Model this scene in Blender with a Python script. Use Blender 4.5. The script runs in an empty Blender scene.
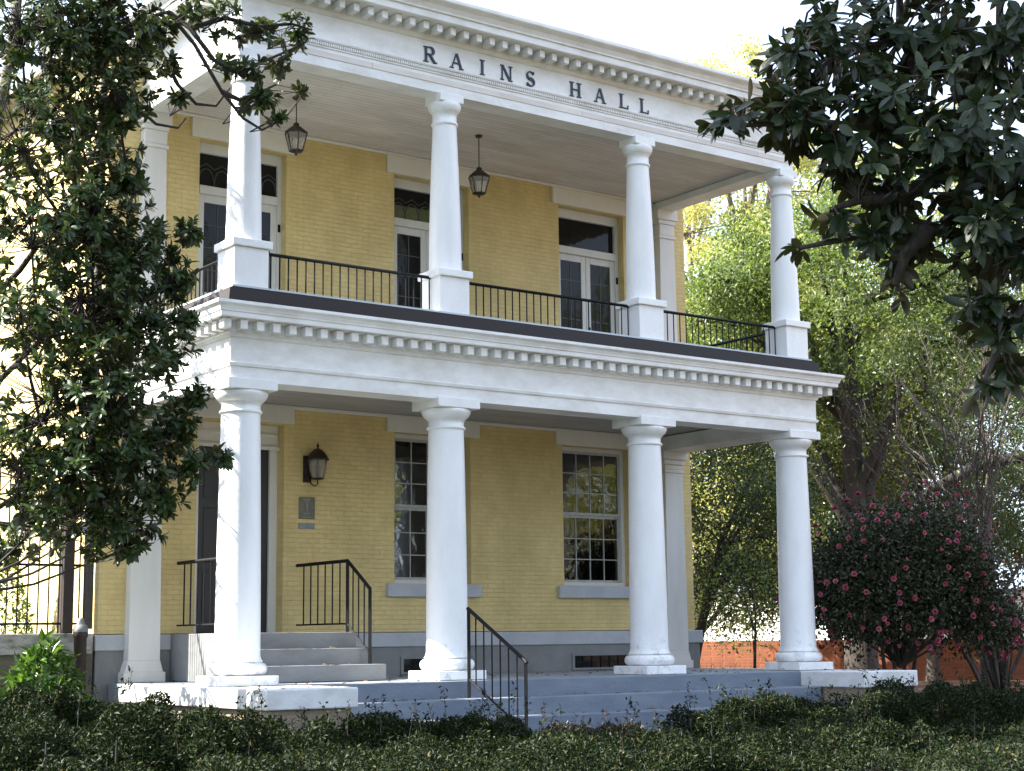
import bpy, math, random
import numpy as np
from mathutils import Vector, Matrix

# ------------------------------------------------------------------ camera, sky, sun, exposure
scene = bpy.context.scene
COL = scene.collection
FPX, PITCH, YAW, ROLL = 1611.38, .1565, .6285, -.0114
CAM = Vector((-9.1873, -18.5439, .5276))
FW = Vector((math.sin(YAW)*math.cos(PITCH), math.cos(YAW)*math.cos(PITCH), math.sin(PITCH)))
R0 = Vector((math.cos(YAW), -math.sin(YAW), 0)); U0 = R0.cross(FW)
RT = R0*math.cos(ROLL) + U0*math.sin(ROLL); UP = U0*math.cos(ROLL) - R0*math.sin(ROLL)
cd = bpy.data.cameras.new('camera'); cam = bpy.data.objects.new('camera', cd); COL.objects.link(cam)
cd.sensor_width = 36; cd.lens = FPX/1024*36; cd.clip_end = 3000; cd.clip_start = .1
cam.matrix_world = Matrix(((RT.x, UP.x, -FW.x, CAM.x), (RT.y, UP.y, -FW.y, CAM.y), (RT.z, UP.z, -FW.z, CAM.z), (0, 0, 0, 1)))
scene.camera = cam

SUN_EL = math.radians(43); SUN_AZ = math.radians(-64)      # azimuth clockwise from +Y
world = bpy.data.worlds.new('World'); scene.world = world; world.use_nodes = True
wn = world.node_tree.nodes; wl = world.node_tree.links
sky = wn.new('ShaderNodeTexSky'); sky.sky_type = 'NISHITA'; sky.sun_disc = False
sky.sun_elevation = SUN_EL; sky.sun_rotation = SUN_AZ; sky.air_density = 1.0; sky.dust_density = 2.5; sky.ozone_density = 1.0
bg = wn['Background']; bg.inputs['Strength'].default_value = .10
tc = wn.new('ShaderNodeTexCoord'); cn = wn.new('ShaderNodeTexNoise'); cn.inputs['Scale'].default_value = 2.2; cn.inputs['Detail'].default_value = 7
mp = wn.new('ShaderNodeMapping'); mp.inputs['Scale'].default_value = (1, 1, 2.5); wl.new(tc.outputs['Generated'], mp.inputs[0]); wl.new(mp.outputs[0], cn.inputs['Vector'])
cr_ = wn.new('ShaderNodeValToRGB'); cr_.color_ramp.elements[0].position = .25; cr_.color_ramp.elements[0].color = (.35, .35, .35, 1); cr_.color_ramp.elements[1].position = .62; cr_.color_ramp.elements[1].color = (.9, .9, .9, 1)
wl.new(cn.outputs[0], cr_.inputs[0]); veil = wn.new('ShaderNodeMix'); veil.data_type = 'RGBA'
wl.new(cr_.outputs[0], veil.inputs[0]); wl.new(sky.outputs[0], veil.inputs[6]); veil.inputs[7].default_value = (4.2, 4.95, 6.5, 1)
wl.new(veil.outputs[2], bg.inputs['Color'])
sd = bpy.data.lights.new('sun', 'SUN'); sd.energy = 5.0; sd.angle = math.radians(.53); sd.color = (1, .95, .86)
so = bpy.data.objects.new('sun', sd); COL.objects.link(so)
SDIR = Vector((math.sin(SUN_AZ)*math.cos(SUN_EL), math.cos(SUN_AZ)*math.cos(SUN_EL), math.sin(SUN_EL)))
so.rotation_euler = SDIR.to_track_quat('Z', 'Y').to_euler()
scene.view_settings.view_transform = 'Standard'; scene.view_settings.look = 'None'
scene.view_settings.exposure = 2.2; scene.view_settings.gamma = 1
scene.view_settings.use_curve_mapping = False
scene.cycles.max_bounces = 8; scene.cycles.transparent_max_bounces = 6

random.seed(7); rng = np.random.default_rng(7)

def ray(px, py): return FW + RT*((px-512)/FPX) - UP*((py-385.5)/FPX)
def at(px, py, y):                       # point of the plane y seen at a pixel
    d = ray(px, py); return CAM + d*((y-CAM.y)/d.y)
def atd(px, py, dist): return CAM + ray(px, py)*dist    # point at a distance along the view axis
def ground_at(px, dist, z=-.9):
    p = CAM + ray(px, 640)*dist; return Vector((p.x, p.y, z))

# ------------------------------------------------------------------ materials
def mat(name):
    m = bpy.data.materials.new(name); m.use_nodes = True
    return m, m.node_tree.nodes, m.node_tree.links, m.node_tree.nodes['Principled BSDF']
def ramp(n, stops):
    r = n.new('ShaderNodeValToRGB'); e = r.color_ramp.elements
    while len(e) < len(stops): e.new(.5)
    for k, (p, c) in enumerate(stops): e[k].position = p; e[k].color = (*c, 1)
    return r
def noise(n, l, scale, detail=4, rough=.6, vec=None, dist=0):
    t = n.new('ShaderNodeTexNoise'); t.inputs['Scale'].default_value = scale; t.inputs['Detail'].default_value = detail
    t.inputs['Roughness'].default_value = rough; t.inputs['Distortion'].default_value = dist
    if vec: l.new(vec, t.inputs['Vector'])
    return t
def mix(n, l, a, b, fac, mode='MIX'):
    x = n.new('ShaderNodeMix'); x.data_type = 'RGBA'; x.blend_type = mode
    for s, v in ((0, fac), (6, a), (7, b)):
        if hasattr(v, 'default_value') or hasattr(v, 'is_linked'): l.new(v, x.inputs[s])
        else: x.inputs[s].default_value = v if s == 0 else (*v, 1)
    return x.outputs[2]
def bump(n, l, h, strength, dist, b, prev=None):
    k = n.new('ShaderNodeBump'); k.inputs['Strength'].default_value = strength; k.inputs['Distance'].default_value = dist
    l.new(h, k.inputs['Height'])
    if prev: l.new(prev, k.inputs['Normal'])
    l.new(k.outputs[0], b.inputs['Normal']); return k.outputs[0]
def wpos(n): return n.new('ShaderNodeNewGeometry').outputs['Position']
def mapped(n, l, vec, scale):
    m = n.new('ShaderNodeMapping'); m.inputs['Scale'].default_value = scale; l.new(vec, m.inputs['Vector']); return m.outputs[0]

def painted(name, base, dirt, amount=.35, rough=.5, streak=(2.5, 2.5, .5), bumpy=.15, grime=()):
    m, n, l, b = mat(name); p = wpos(n)
    t = noise(n, l, 1.3, 6, .65, mapped(n, l, p, streak))
    r = ramp(n, [(.42, (0, 0, 0)), (.72, (1, 1, 1))]); l.new(t.outputs[0], r.inputs[0])
    k = n.new('ShaderNodeMath'); k.operation = 'MULTIPLY'; k.inputs[1].default_value = amount; l.new(r.outputs[0], k.inputs[0])
    c = mix(n, l, base, dirt, k.outputs[0])
    t2 = noise(n, l, 55, 3, .7, p); r2 = ramp(n, [(.66, (0, 0, 0)), (.78, (1, 1, 1))]); l.new(t2.outputs[0], r2.inputs[0])
    k2 = n.new('ShaderNodeMath'); k2.operation = 'MULTIPLY'; k2.inputs[1].default_value = amount*.6; l.new(r2.outputs[0], k2.inputs[0])
    c = mix(n, l, c, tuple(x*.6 for x in dirt), k2.outputs[0])
    for z0, z1, thr, colr in grime:                          # scuffs and splash stains between two heights
        sz = n.new('ShaderNodeSeparateXYZ'); l.new(p, sz.inputs[0]); mr = n.new('ShaderNodeMapRange'); mr.inputs[1].default_value = z0; mr.inputs[2].default_value = z1; mr.inputs[3].default_value = .16; mr.inputs[4].default_value = -.05
        l.new(sz.outputs[2], mr.inputs[0]); tg = noise(n, l, 6, 8, .75, p); ag = n.new('ShaderNodeMath'); l.new(mr.outputs[0], ag.inputs[0]); l.new(tg.outputs[0], ag.inputs[1])
        rg = ramp(n, [(thr, (0, 0, 0)), (thr+.12, (.75, .75, .75))]); l.new(ag.outputs[0], rg.inputs[0]); c = mix(n, l, c, colr, rg.outputs[0])
    l.new(c, b.inputs['Base Color']); b.inputs['Roughness'].default_value = rough
    t3 = noise(n, l, 22, 5, .6, p); bump(n, l, t3.outputs[0], bumpy, .01, b)
    return m

def boards(name, base, line, width, along, rough=.55):
    m, n, l, b = mat(name); p = wpos(n)
    s = n.new('ShaderNodeSeparateXYZ'); l.new(p, s.inputs[0]); c = n.new('ShaderNodeCombineXYZ')
    l.new(s.outputs[0 if along == 'x' else 1], c.inputs[0]); l.new(s.outputs[1 if along == 'x' else 0], c.inputs[1])
    t = n.new('ShaderNodeTexBrick'); l.new(c.outputs[0], t.inputs['Vector'])
    t.inputs['Scale'].default_value = 1; t.inputs['Brick Width'].default_value = 3.7; t.inputs['Row Height'].default_value = width
    t.inputs['Mortar Size'].default_value = .006; t.inputs['Bias'].default_value = 0
    t.inputs['Color1'].default_value = (*base, 1); t.inputs['Color2'].default_value = (*[x*.9 for x in base], 1); t.inputs['Mortar'].default_value = (*line, 1)
    t2 = noise(n, l, 2.2, 5, .65, mapped(n, l, p, (.5, 1.5, 1))); r = ramp(n, [(.3, (.78, .76, .73)), (.7, (1, 1, 1))]); l.new(t2.outputs[0], r.inputs[0])
    l.new(mix(n, l, t.outputs[0], r.outputs[0], 1.0, 'MULTIPLY'), b.inputs['Base Color']); b.inputs['Roughness'].default_value = rough
    return m

def brick(name, c1, c2, mortar, bw=.215, rh=.072, ms=.008, spots=.5, rough=.75):
    m, n, l, b = mat(name); p = wpos(n)
    s = n.new('ShaderNodeSeparateXYZ'); l.new(p, s.inputs[0])
    a = n.new('ShaderNodeMath'); l.new(s.outputs[0], a.inputs[0]); l.new(s.outputs[1], a.inputs[1])
    c = n.new('ShaderNodeCombineXYZ'); l.new(a.outputs[0], c.inputs[0]); l.new(s.outputs[2], c.inputs[1])
    wob = noise(n, l, 6, 3, .6, p); sub = n.new('ShaderNodeVectorMath'); sub.operation = 'SCALE'; sub.inputs['Scale'].default_value = .018
    l.new(wob.outputs[1], sub.inputs[0]); add = n.new('ShaderNodeVectorMath'); l.new(c.outputs[0], add.inputs[0]); l.new(sub.outputs[0], add.inputs[1])
    t = n.new('ShaderNodeTexBrick'); l.new(add.outputs[0], t.inputs['Vector']); t.inputs['Scale'].default_value = 1
    t.inputs['Brick Width'].default_value = bw; t.inputs['Row Height'].default_value = rh; t.inputs['Mortar Size'].default_value = ms
    t.inputs['Mortar Smooth'].default_value = .9
    t.inputs['Color1'].default_value = (*c1, 1); t.inputs['Color2'].default_value = (*c2, 1); t.inputs['Mortar'].default_value = (*mortar, 1)
    t2 = noise(n, l, 1.6, 8, .72, mapped(n, l, p, (1, 1, .6))); r = ramp(n, [(.3, (.78, .76, .72)), (.68, (1.06, 1.05, 1.03))]); l.new(t2.outputs[0], r.inputs[0])
    col = mix(n, l, t.outputs[0], r.outputs[0], 1.0, 'MULTIPLY')
    t3 = noise(n, l, 9, 4, .7, mapped(n, l, p, (1, 1, 4.5))); r3 = ramp(n, [(.62, (0, 0, 0)), (.7, (1, 1, 1))]); l.new(t3.outputs[0], r3.inputs[0])
    k = n.new('ShaderNodeMath'); k.operation = 'MULTIPLY'; k.inputs[1].default_value = spots; l.new(r3.outputs[0], k.inputs[0])
    col = mix(n, l, col, tuple(x*.55 for x in c1), k.outputs[0])
    l.new(col, b.inputs['Base Color']); b.inputs['Roughness'].default_value = rough
    inv = n.new('ShaderNodeMath'); inv.operation = 'SUBTRACT'; inv.inputs[0].default_value = 1; l.new(t.outputs['Fac'], inv.inputs[1])
    b1 = bump(n, l, inv.outputs[0], .65, .010, b); t4 = noise(n, l, 24, 6, .75, mapped(n, l, p, (1, 1, 2))); bump(n, l, t4.outputs[0], .7, .012, b, b1)
    return m

def plain(name, col, rough=.5, metal=0):
    m, n, l, b = mat(name); p = wpos(n); t = noise(n, l, 14, 5, .6, p)
    r = ramp(n, [(.3, tuple(x*.75 for x in col)), (.7, tuple(min(1, x*1.15) for x in col))]); l.new(t.outputs[0], r.inputs[0])
    l.new(r.outputs[0], b.inputs['Base Color']); b.inputs['Roughness'].default_value = rough; b.inputs['Metallic'].default_value = metal
    return m

def leafmat(name, dark, light, trans=.25, rough=.35, under=None, transcol=None, spec=.5, rare=None):
    m, n, l, b = mat(name); g = n.new('ShaderNodeNewGeometry')
    r = ramp(n, [(0, dark), (.95, light)]+([(.97, rare), (1, rare)] if rare else [])); l.new(g.outputs['Random Per Island'], r.inputs[0])
    c = r.outputs[0]
    if under: c = mix(n, l, c, under, g.outputs['Backfacing'])
    l.new(c, b.inputs['Base Color']); b.inputs['Roughness'].default_value = rough; b.inputs['Specular IOR Level'].default_value = spec
    if trans > 0:
        t = n.new('ShaderNodeBsdfTranslucent')
        if transcol: t.inputs[0].default_value = (*transcol, 1)
        else: l.new(mix(n, l, r.outputs[0], (1.6, 1.7, .8), 1.0, 'MULTIPLY'), t.inputs[0])
        x = n.new('ShaderNodeMixShader'); x.inputs[0].default_value = trans
        l.new(b.outputs[0], x.inputs[1]); l.new(t.outputs[0], x.inputs[2]); l.new(x.outputs[0], n['Material Output'].inputs[0])
    return m

def barkmat(name, c1, c2):
    m, n, l, b = mat(name); p = wpos(n); v = mapped(n, l, p, (6, 6, 1.2)); t = noise(n, l, 3.5, 8, .7, v, .6)
    r = ramp(n, [(.3, c1), (.65, c2)]); l.new(t.outputs[0], r.inputs[0]); l.new(r.outputs[0], b.inputs['Base Color'])
    b.inputs['Roughness'].default_value = .9; bump(n, l, t.outputs[0], .8, .03, b); return m

WHITE = painted('white paint', (.80, .80, .79), (.50, .46, .40), .55, .45, (1.4, 1.4, 2.8), .35)
COLWHITE = painted('column paint', (.81, .81, .80), (.58, .58, .56), .38, .42, (2, 2, .7), .45, ((.1, 1.5, .66, (.46, .45, .42)),))
CREAM = painted('cream trim paint', (.74, .71, .64), (.56, .52, .44), .3)
PLASTER = painted('pilaster plaster', (.70, .68, .63), (.5, .47, .4), .35)
YELLOW = brick('yellow painted brick', (.72, .57, .255), (.68, .53, .23), (.645, .495, .21), ms=.007, spots=.55)
STONE = painted('grey painted stone', (.44, .45, .46), (.27, .27, .26), .5, .7, (1.5, 1.5, 1.5), .4)
FOUND = painted('grey foundation', (.22, .22, .21), (.13, .13, .12), .5, .85, (2, 2, 2), .5)
STEPBLUE = painted('blue grey step paint', (.13, .158, .20), (.23, .255, .285), .6, .6, (.8, 2.5, 3), .5, ((-.7, .05, .66, (.09, .10, .11)),))
STEPGREY = painted('grey step paint', (.20, .205, .205), (.11, .11, .105), .6, .6, (1, 2, 3), .3)
FLOOR = painted('porch floor paint', (.24, .27, .30), (.17, .18, .19), .4, .5, (1, 1, 1), .2)
COPING = painted('white coping paint', (.68, .69, .68), (.33, .31, .27), .55, .6, (1.5, 1.5, 2.5), .5)
BASEWALL = brick('porch base brick', (.30, .24, .17), (.25, .2, .14), (.33, .3, .25))
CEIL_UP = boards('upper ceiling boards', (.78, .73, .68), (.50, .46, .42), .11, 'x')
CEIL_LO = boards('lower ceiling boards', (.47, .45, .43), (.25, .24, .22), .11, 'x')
FLASH = plain('dark copper flashing', (.016, .010, .009), .7)
IRON = plain('black painted iron', (.006, .006, .007), .6)
BRONZE = plain('bronze lantern metal', (.045, .033, .024), .45, .5)
IRON.node_tree.nodes['Principled BSDF'].inputs['Specular IOR Level'].default_value = .2
RUST = plain('rusty iron', (.028, .017, .012), .7)
PALECAP = plain('pale iron cap', (.17, .175, .175), .6)
WALLBROWN = painted('brown stained wall', (.13, .115, .085), (.05, .048, .03), .8, .9, (1.5, 1.5, 3), .6)
LETTER = plain('navy letters', (.012, .018, .045), .4)
DOORBLACK = plain('black door paint', (.014, .015, .019), .3)
ROOFM = plain('flat roof felt', (.22, .22, .23), .8)
PLAQUE = plain('bronze plaque', (.16, .15, .12), .5, .3)
PLAQUE_L = plain('plaque relief', (.23, .215, .18), .5, .2)
PLAQUE_B = plain('steel plate', (.20, .23, .26), .4, .3)
MOSSY = painted('mossy coping stone', (.42, .40, .36), (.06, .068, .035), 1.0, .9, (2.6, 2.6, 6), .6)
MUNTIN = painted('muntin paint', (.62, .61, .56), (.4, .38, .33), .3)
GREYMUNT = plain('grey muntins', (.06, .06, .055), .5)
SASHM = plain('grey sash paint', (.40, .40, .36), .5)
GRNLIGHT = plain('greenish interior light', (.10, .12, .05), .2)  # opaque green, stands in for interior light behind the transom

def glassmat(name, tint, rough=.03, ior=2.0):
    m, n, l, b = mat(name); p = wpos(n); b.inputs['Base Color'].default_value = (*tint, 1); b.inputs['Roughness'].default_value = rough
    b.inputs['IOR'].default_value = ior; t = noise(n, l, 2.6, 3, .5, p); bump(n, l, t.outputs[0], .10, .05, b); return m
GLASS, _n, _l, _b = mat('old window glass')
_p = wpos(_n); _t = noise(_n, _l, 2.4, 3, .5, _p); _k = _n.new('ShaderNodeBump'); _k.inputs['Strength'].default_value = .14; _k.inputs['Distance'].default_value = .05; _l.new(_t.outputs[0], _k.inputs['Height'])
_tr = _n.new('ShaderNodeBsdfTransparent'); _tr.inputs[0].default_value = (.62, .66, .62, 1); _gl = _n.new('ShaderNodeBsdfGlossy'); _gl.inputs['Roughness'].default_value = .02; _l.new(_k.outputs[0], _gl.inputs['Normal'])
_fr = _n.new('ShaderNodeFresnel'); _fr.inputs['IOR'].default_value = 2.1; _l.new(_k.outputs[0], _fr.inputs['Normal']); _mx = _n.new('ShaderNodeMixShader')
_l.new(_fr.outputs[0], _mx.inputs[0]); _l.new(_tr.outputs[0], _mx.inputs[1]); _l.new(_gl.outputs[0], _mx.inputs[2]); _l.new(_mx.outputs[0], _n['Material Output'].inputs[0])
DRAPE = painted('curtain cloth', (.55, .52, .45), (.40, .37, .31), .4, .9)
GLASSD = glassmat('dark door glass', (.012, .012, .011), .05, 1.28)
LAMPGLASS, _n, _l, _b = mat('lantern glass'); _b.inputs['Base Color'].default_value = (.75, .70, .60, 1); _b.inputs['Roughness'].default_value = .25
_b.inputs['Transmission Weight'].default_value = .75; _b.inputs['IOR'].default_value = 1.2

# ------------------------------------------------------------------ mesh builder
class MB:
    def __init__(s): s.v = []; s.f = []; s.sm = []
    def add(s, vs, fs, smooth=False):
        o = len(s.v); s.v += [tuple(v) for v in vs]; s.f += [tuple(i+o for i in f) for f in fs]; s.sm += [smooth]*len(fs); return s
    def box(s, x0, x1, y0, y1, z0, z1):
        v = [(x, y, z) for z in (z0, z1) for y in (y0, y1) for x in (x0, x1)]
        return s.add(v, [(0, 2, 3, 1), (4, 5, 7, 6), (0, 1, 5, 4), (2, 6, 7, 3), (0, 4, 6, 2), (1, 3, 7, 5)])
    def taper(s, cx, cy, z0, z1, a0, b0, a1, b1):          # box with different half sizes at bottom and top
        v = [(cx+i*a, cy+j*b, z) for z, a, b in ((z0, a0, b0), (z1, a1, b1)) for j in (-1, 1) for i in (-1, 1)]
        return s.add(v, [(0, 2, 3, 1), (4, 5, 7, 6), (0, 1, 5, 4), (2, 6, 7, 3), (0, 4, 6, 2), (1, 3, 7, 5)])
    def lathe(s, cx, cy, prof, n=40, caps=True, smooth=True):
        v = []; f = []
        for r, z in prof:
            for k in range(n):
                a = 2*math.pi*k/n; v.append((cx+r*math.cos(a), cy+r*math.sin(a), z))
        for i in range(len(prof)-1):
            for k in range(n):
                k2 = (k+1) % n; f.append((i*n+k, i*n+k2, (i+1)*n+k2, (i+1)*n+k))
        s.add(v, f, smooth)
        if caps:
            m = len(prof)-1
            s.add(v[:n], [tuple(reversed(range(n)))]); s.add(v[m*n:], [tuple(range(n))])
        return s
    def tube(s, pts, rad, n=8, smooth=True, caps=True):
        pts = [Vector(p) for p in pts]
        if not hasattr(rad, '__len__'): rad = [rad]*len(pts)
        d0 = (pts[1]-pts[0]).normalized(); ref = Vector((0, 0, 1)) if abs(d0.z) < .9 else Vector((1, 0, 0))
        a = d0.cross(ref).normalized(); v = []; f = []
        for i, p in enumerate(pts):
            d = (pts[min(i+1, len(pts)-1)]-pts[max(i-1, 0)]).normalized()
            a = (a - d*a.dot(d)).normalized(); b = d.cross(a)
            for k in range(n):
                t = 2*math.pi*k/n; v.append(p+(a*math.cos(t)+b*math.sin(t))*rad[i])
        for i in range(len(pts)-1):
            for k in range(n):
                k2 = (k+1) % n; f.append((i*n+k, i*n+k2, (i+1)*n+k2, (i+1)*n+k))
        s.add(v, f, smooth)
        if caps: s.add(v[:n], [tuple(reversed(range(n)))]); s.add(v[-n:], [tuple(range(n))])
        return s
    def bar(s, p, q, hw):                                      # square bar
        return s.tube([p, q], hw*1.414, 4, False)
    def prism(s, poly, y0, y1):                                # polygon in xz, counter-clockwise seen from -y
        n = len(poly); v = [(x, y0, z) for x, z in poly]+[(x, y1, z) for x, z in poly]
        return s.add(v, [tuple(range(n)), tuple(reversed(range(n, 2*n)))]+[(k, k+n, (k+1) % n+n, (k+1) % n) for k in range(n)])
    def build(s, name, m, parent=None, bevel=0, seg=2):
        me = bpy.data.meshes.new(name); me.from_pydata(s.v, [], s.f); me.materials.append(m)
        me.polygons.foreach_set('use_smooth', s.sm); me.update()
        o = bpy.data.objects.new(name, me); COL.objects.link(o)
        if parent: o.parent = parent
        if bevel:
            b = o.modifiers.new('bevel', 'BEVEL'); b.width = bevel; b.segments = seg; b.limit_method = 'ANGLE'; b.angle_limit = math.radians(50)
        return o
def npmesh(name, V, F, m, parent=None, smooth=False):          # fast path for quads or tris in numpy arrays
    me = bpy.data.meshes.new(name); k = F.shape[1]
    me.vertices.add(len(V)); me.vertices.foreach_set('co', V.astype(np.float32).ravel())
    me.loops.add(F.size); me.loops.foreach_set('vertex_index', F.astype(np.int32).ravel())
    me.polygons.add(len(F)); me.polygons.foreach_set('loop_start', np.arange(0, F.size, k, dtype=np.int32))
    me.polygons.foreach_set('use_smooth', np.full(len(F), smooth)); me.materials.append(m); me.update(calc_edges=True); me.validate()
    o = bpy.data.objects.new(name, me); COL.objects.link(o)
    if parent: o.parent = parent
    return o
def tag(o, label=None, cat=None, group=None, kind=None):
    for k, v in (('label', label), ('category', cat), ('group', group), ('kind', kind)):
        if v: o[k] = v
    return o
def empty(name, loc, label, cat, group=None):
    o = bpy.data.objects.new(name, None); o.location = loc; o.empty_display_size = .2; COL.objects.link(o); return tag(o, label, cat, group)
def unparent_offset(root):                                      # parts are modelled in world space: cancel the base offset
    for o in bpy.data.objects:
        if o.parent == root: o.matrix_parent_inverse = Matrix.Translation(-root.location)
def thing(name, loc, label, cat, group=None): return empty(name, loc, label, cat, group)
def close(root): unparent_offset(root)

# ------------------------------------------------------------------ ground
GZ = -.9
m, n, l, b = mat('ground soil and grass'); p = wpos(n)
t1 = noise(n, l, .35, 6, .65, p); t2 = noise(n, l, 9, 6, .75, p); t3 = noise(n, l, 60, 3, .7, p)
sx_ = n.new('ShaderNodeSeparateXYZ'); l.new(p, sx_.inputs[0]); mr = n.new('ShaderNodeMapRange'); mr.inputs[1].default_value = 9; mr.inputs[2].default_value = 16; mr.inputs[3].default_value = -.22; mr.inputs[4].default_value = .10
l.new(sx_.outputs[0], mr.inputs[0]); ad = n.new('ShaderNodeMath'); l.new(t1.outputs[0], ad.inputs[0]); l.new(mr.outputs[0], ad.inputs[1])
r1 = ramp(n, [(.40, (.035, .05, .016)), (.52, (.16, .10, .055)), (.66, (.26, .16, .09))]); l.new(ad.outputs[0], r1.inputs[0])
r2 = ramp(n, [(.3, (.5, .48, .45)), (.7, (1.15, 1.1, 1))]); l.new(t2.outputs[0], r2.inputs[0])
r3 = ramp(n, [(.35, (.6, .6, .6)), (.65, (1.2, 1.15, 1.05))]); l.new(t3.outputs[0], r3.inputs[0])
l.new(mix(n, l, mix(n, l, r1.outputs[0], r2.outputs[0], 1.0, 'MULTIPLY'), r3.outputs[0], 1.0, 'MULTIPLY'), b.inputs['Base Color'])
b.inputs['Roughness'].default_value = .95; bump(n, l, t2.outputs[0], .6, .05, b)
tag(MB().add([(-900, -900, GZ), (900, -900, GZ), (900, 900, GZ), (-900, 900, GZ)], [(0, 1, 2, 3)]).build('ground', m), kind='structure')

# ------------------------------------------------------------------ the hall
S1, S2, W = 3.147, 6.771, 9.918
AX = [0, S1, S2, W]; YW = 3.05; FL2 = 4.98
hall = thing('college_hall', (W/2, 8, GZ), 'two storey yellow brick hall with a white columned double portico and balcony', 'building')
H = hall
def part(mb, name, m, parent=None, bevel=0): return mb.build(name, m, parent or H, bevel)

CXS = [1.50, 4.92, 8.28]; HW = .73
holes = [(.82, 2.24, .67, 3.78)]+[(c-HW, c+HW, 1.42, 3.80) for c in CXS[1:]]+[(c-HW, c+HW, FL2, 8.02) for c in CXS]
wallmb = MB()
xs = sorted({-.62, W+.55}|{h[i] for h in holes for i in (0, 1)}); zs = sorted({.67, 9.3}|{h[i] for h in holes for i in (2, 3)})
for i in range(len(xs)-1):                                       # the front wall, left open where doors and windows go
    run = None
    for j in range(len(zs)-1):
        cxm, czm = (xs[i]+xs[i+1])/2, (zs[j]+zs[j+1])/2
        solid = not any(h[0] < cxm < h[1] and h[2] < czm < h[3] for h in holes)
        if solid: run = run or zs[j]
        if run is not None and (not solid or j == len(zs)-2):
            wallmb.box(xs[i], xs[i+1], YW, YW+.38, run, zs[j+1] if solid else zs[j]); run = None
wallmb.box(-.62, -.24, YW+.38, 15, .67, 9.3).box(W+.17, W+.55, YW+.38, 15, .67, 9.3).box(-.24, W+.17, 14.6, 15, .67, 9.3)
part(wallmb, 'wall', YELLOW)
part(MB().box(-.66, W+.72, YW-.03, 15.05, .44, .66), 'water_table', STONE, bevel=.012)
part(MB().box(-.64, W+.66, YW, 15.03, GZ-.2, .44), 'foundation', FOUND)
part(MB().box(-.24, W+.17, YW+.38, 14.6, FL2-.4, FL2-.1), 'upper_floor', FLOOR)
part(MB().box(-1.0, W+.95, YW+.1, 15.4, 9.30, 9.42), 'roof', ROOFM)

# porch floor, cheeks, steps
part(MB().box(-.50, W+.50, -.55, YW-.04, GZ-.2, -.24).box(-.50, .56, -1.86, -.55, GZ-.2, -.24).box(9.35, W+.50, -1.86, -.55, GZ-.2, -.24), 'porch_base', BASEWALL)
part(MB().box(-.46, W+.46, -.6, YW-.035, -.24, -.004), 'porch_floor', FLOOR, bevel=.01)
cop = MB().box(-.58, -.30, -.6, 2.35, -.235, .0).box(-.58, .62, -1.92, -.604, -.235, .0)
part(cop, 'left_coping', COPING, bevel=.015).name = 'coping'
part(MB().box(9.30, W+.58, -1.92, -.604, -.235, .0).box(W+.30, W+.58, -.6, 2.35, -.235, .0), 'coping', COPING, bevel=.015)
for bx_ in ((.63, 9.29, -.64, -.56, GZ-.1, -.002), (.63, 9.29, -1.06, -.645, GZ-.1, -.225), (.50, 9.4, -1.52, -1.065, GZ-.1, -.45), (.50, 9.4, -1.98, -1.525, GZ-.1, -.675)):
    part(MB().box(*bx_), 'porch_step', STEPBLUE, bevel=.012)
for bx_ in ((.45, 2.52, 1.37, YW-.035, .001, .66), (.45, 2.52, .98, 1.365, .001, .44), (.45, 2.56, .62, .975, .001, .22)):
    part(MB().box(*bx_), 'door_step', STEPGREY, bevel=.012)

# foundation vents
for cx in (4.92, 8.3):
    fr = part(MB().box(cx-.62, cx+.62, YW-.025, YW, .015, .05).box(cx-.62, cx+.62, YW-.025, YW, .25, .29).box(cx-.62, cx-.57, YW-.025, YW, .05, .25).box(cx+.57, cx+.62, YW-.025, YW, .05, .25), 'vent', FOUND)
    part(MB().box(cx-.57, cx+.57, YW-.004, YW+.02, .05, .25), 'vent_glass', GLASSD, fr)
    g = MB()
    for k in range(1, 6): g.box(cx-.57+1.14*k/6-.012, cx-.57+1.14*k/6+.012, YW-.016, YW-.004, .05, .25)
    part(g.box(cx-.57, cx+.57, YW-.018, YW-.006, .14, .158), 'vent_grille', IRON, fr)

# lintels, sills
for k, c in enumerate(CXS):
    part(MB().box(c-.88, c+.89, YW-.055, YW, 3.80, 4.075), 'lintel', CREAM, bevel=.01)
    part(MB().box(c-.88, c+.89, YW-.055, YW, 8.03, 8.32), 'lintel', CREAM, bevel=.01)
    if k: part(MB().box(c-.88, c+.89, YW-.075, YW+.13, 1.21, 1.415), 'window_sill', STONE, bevel=.012)

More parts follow.
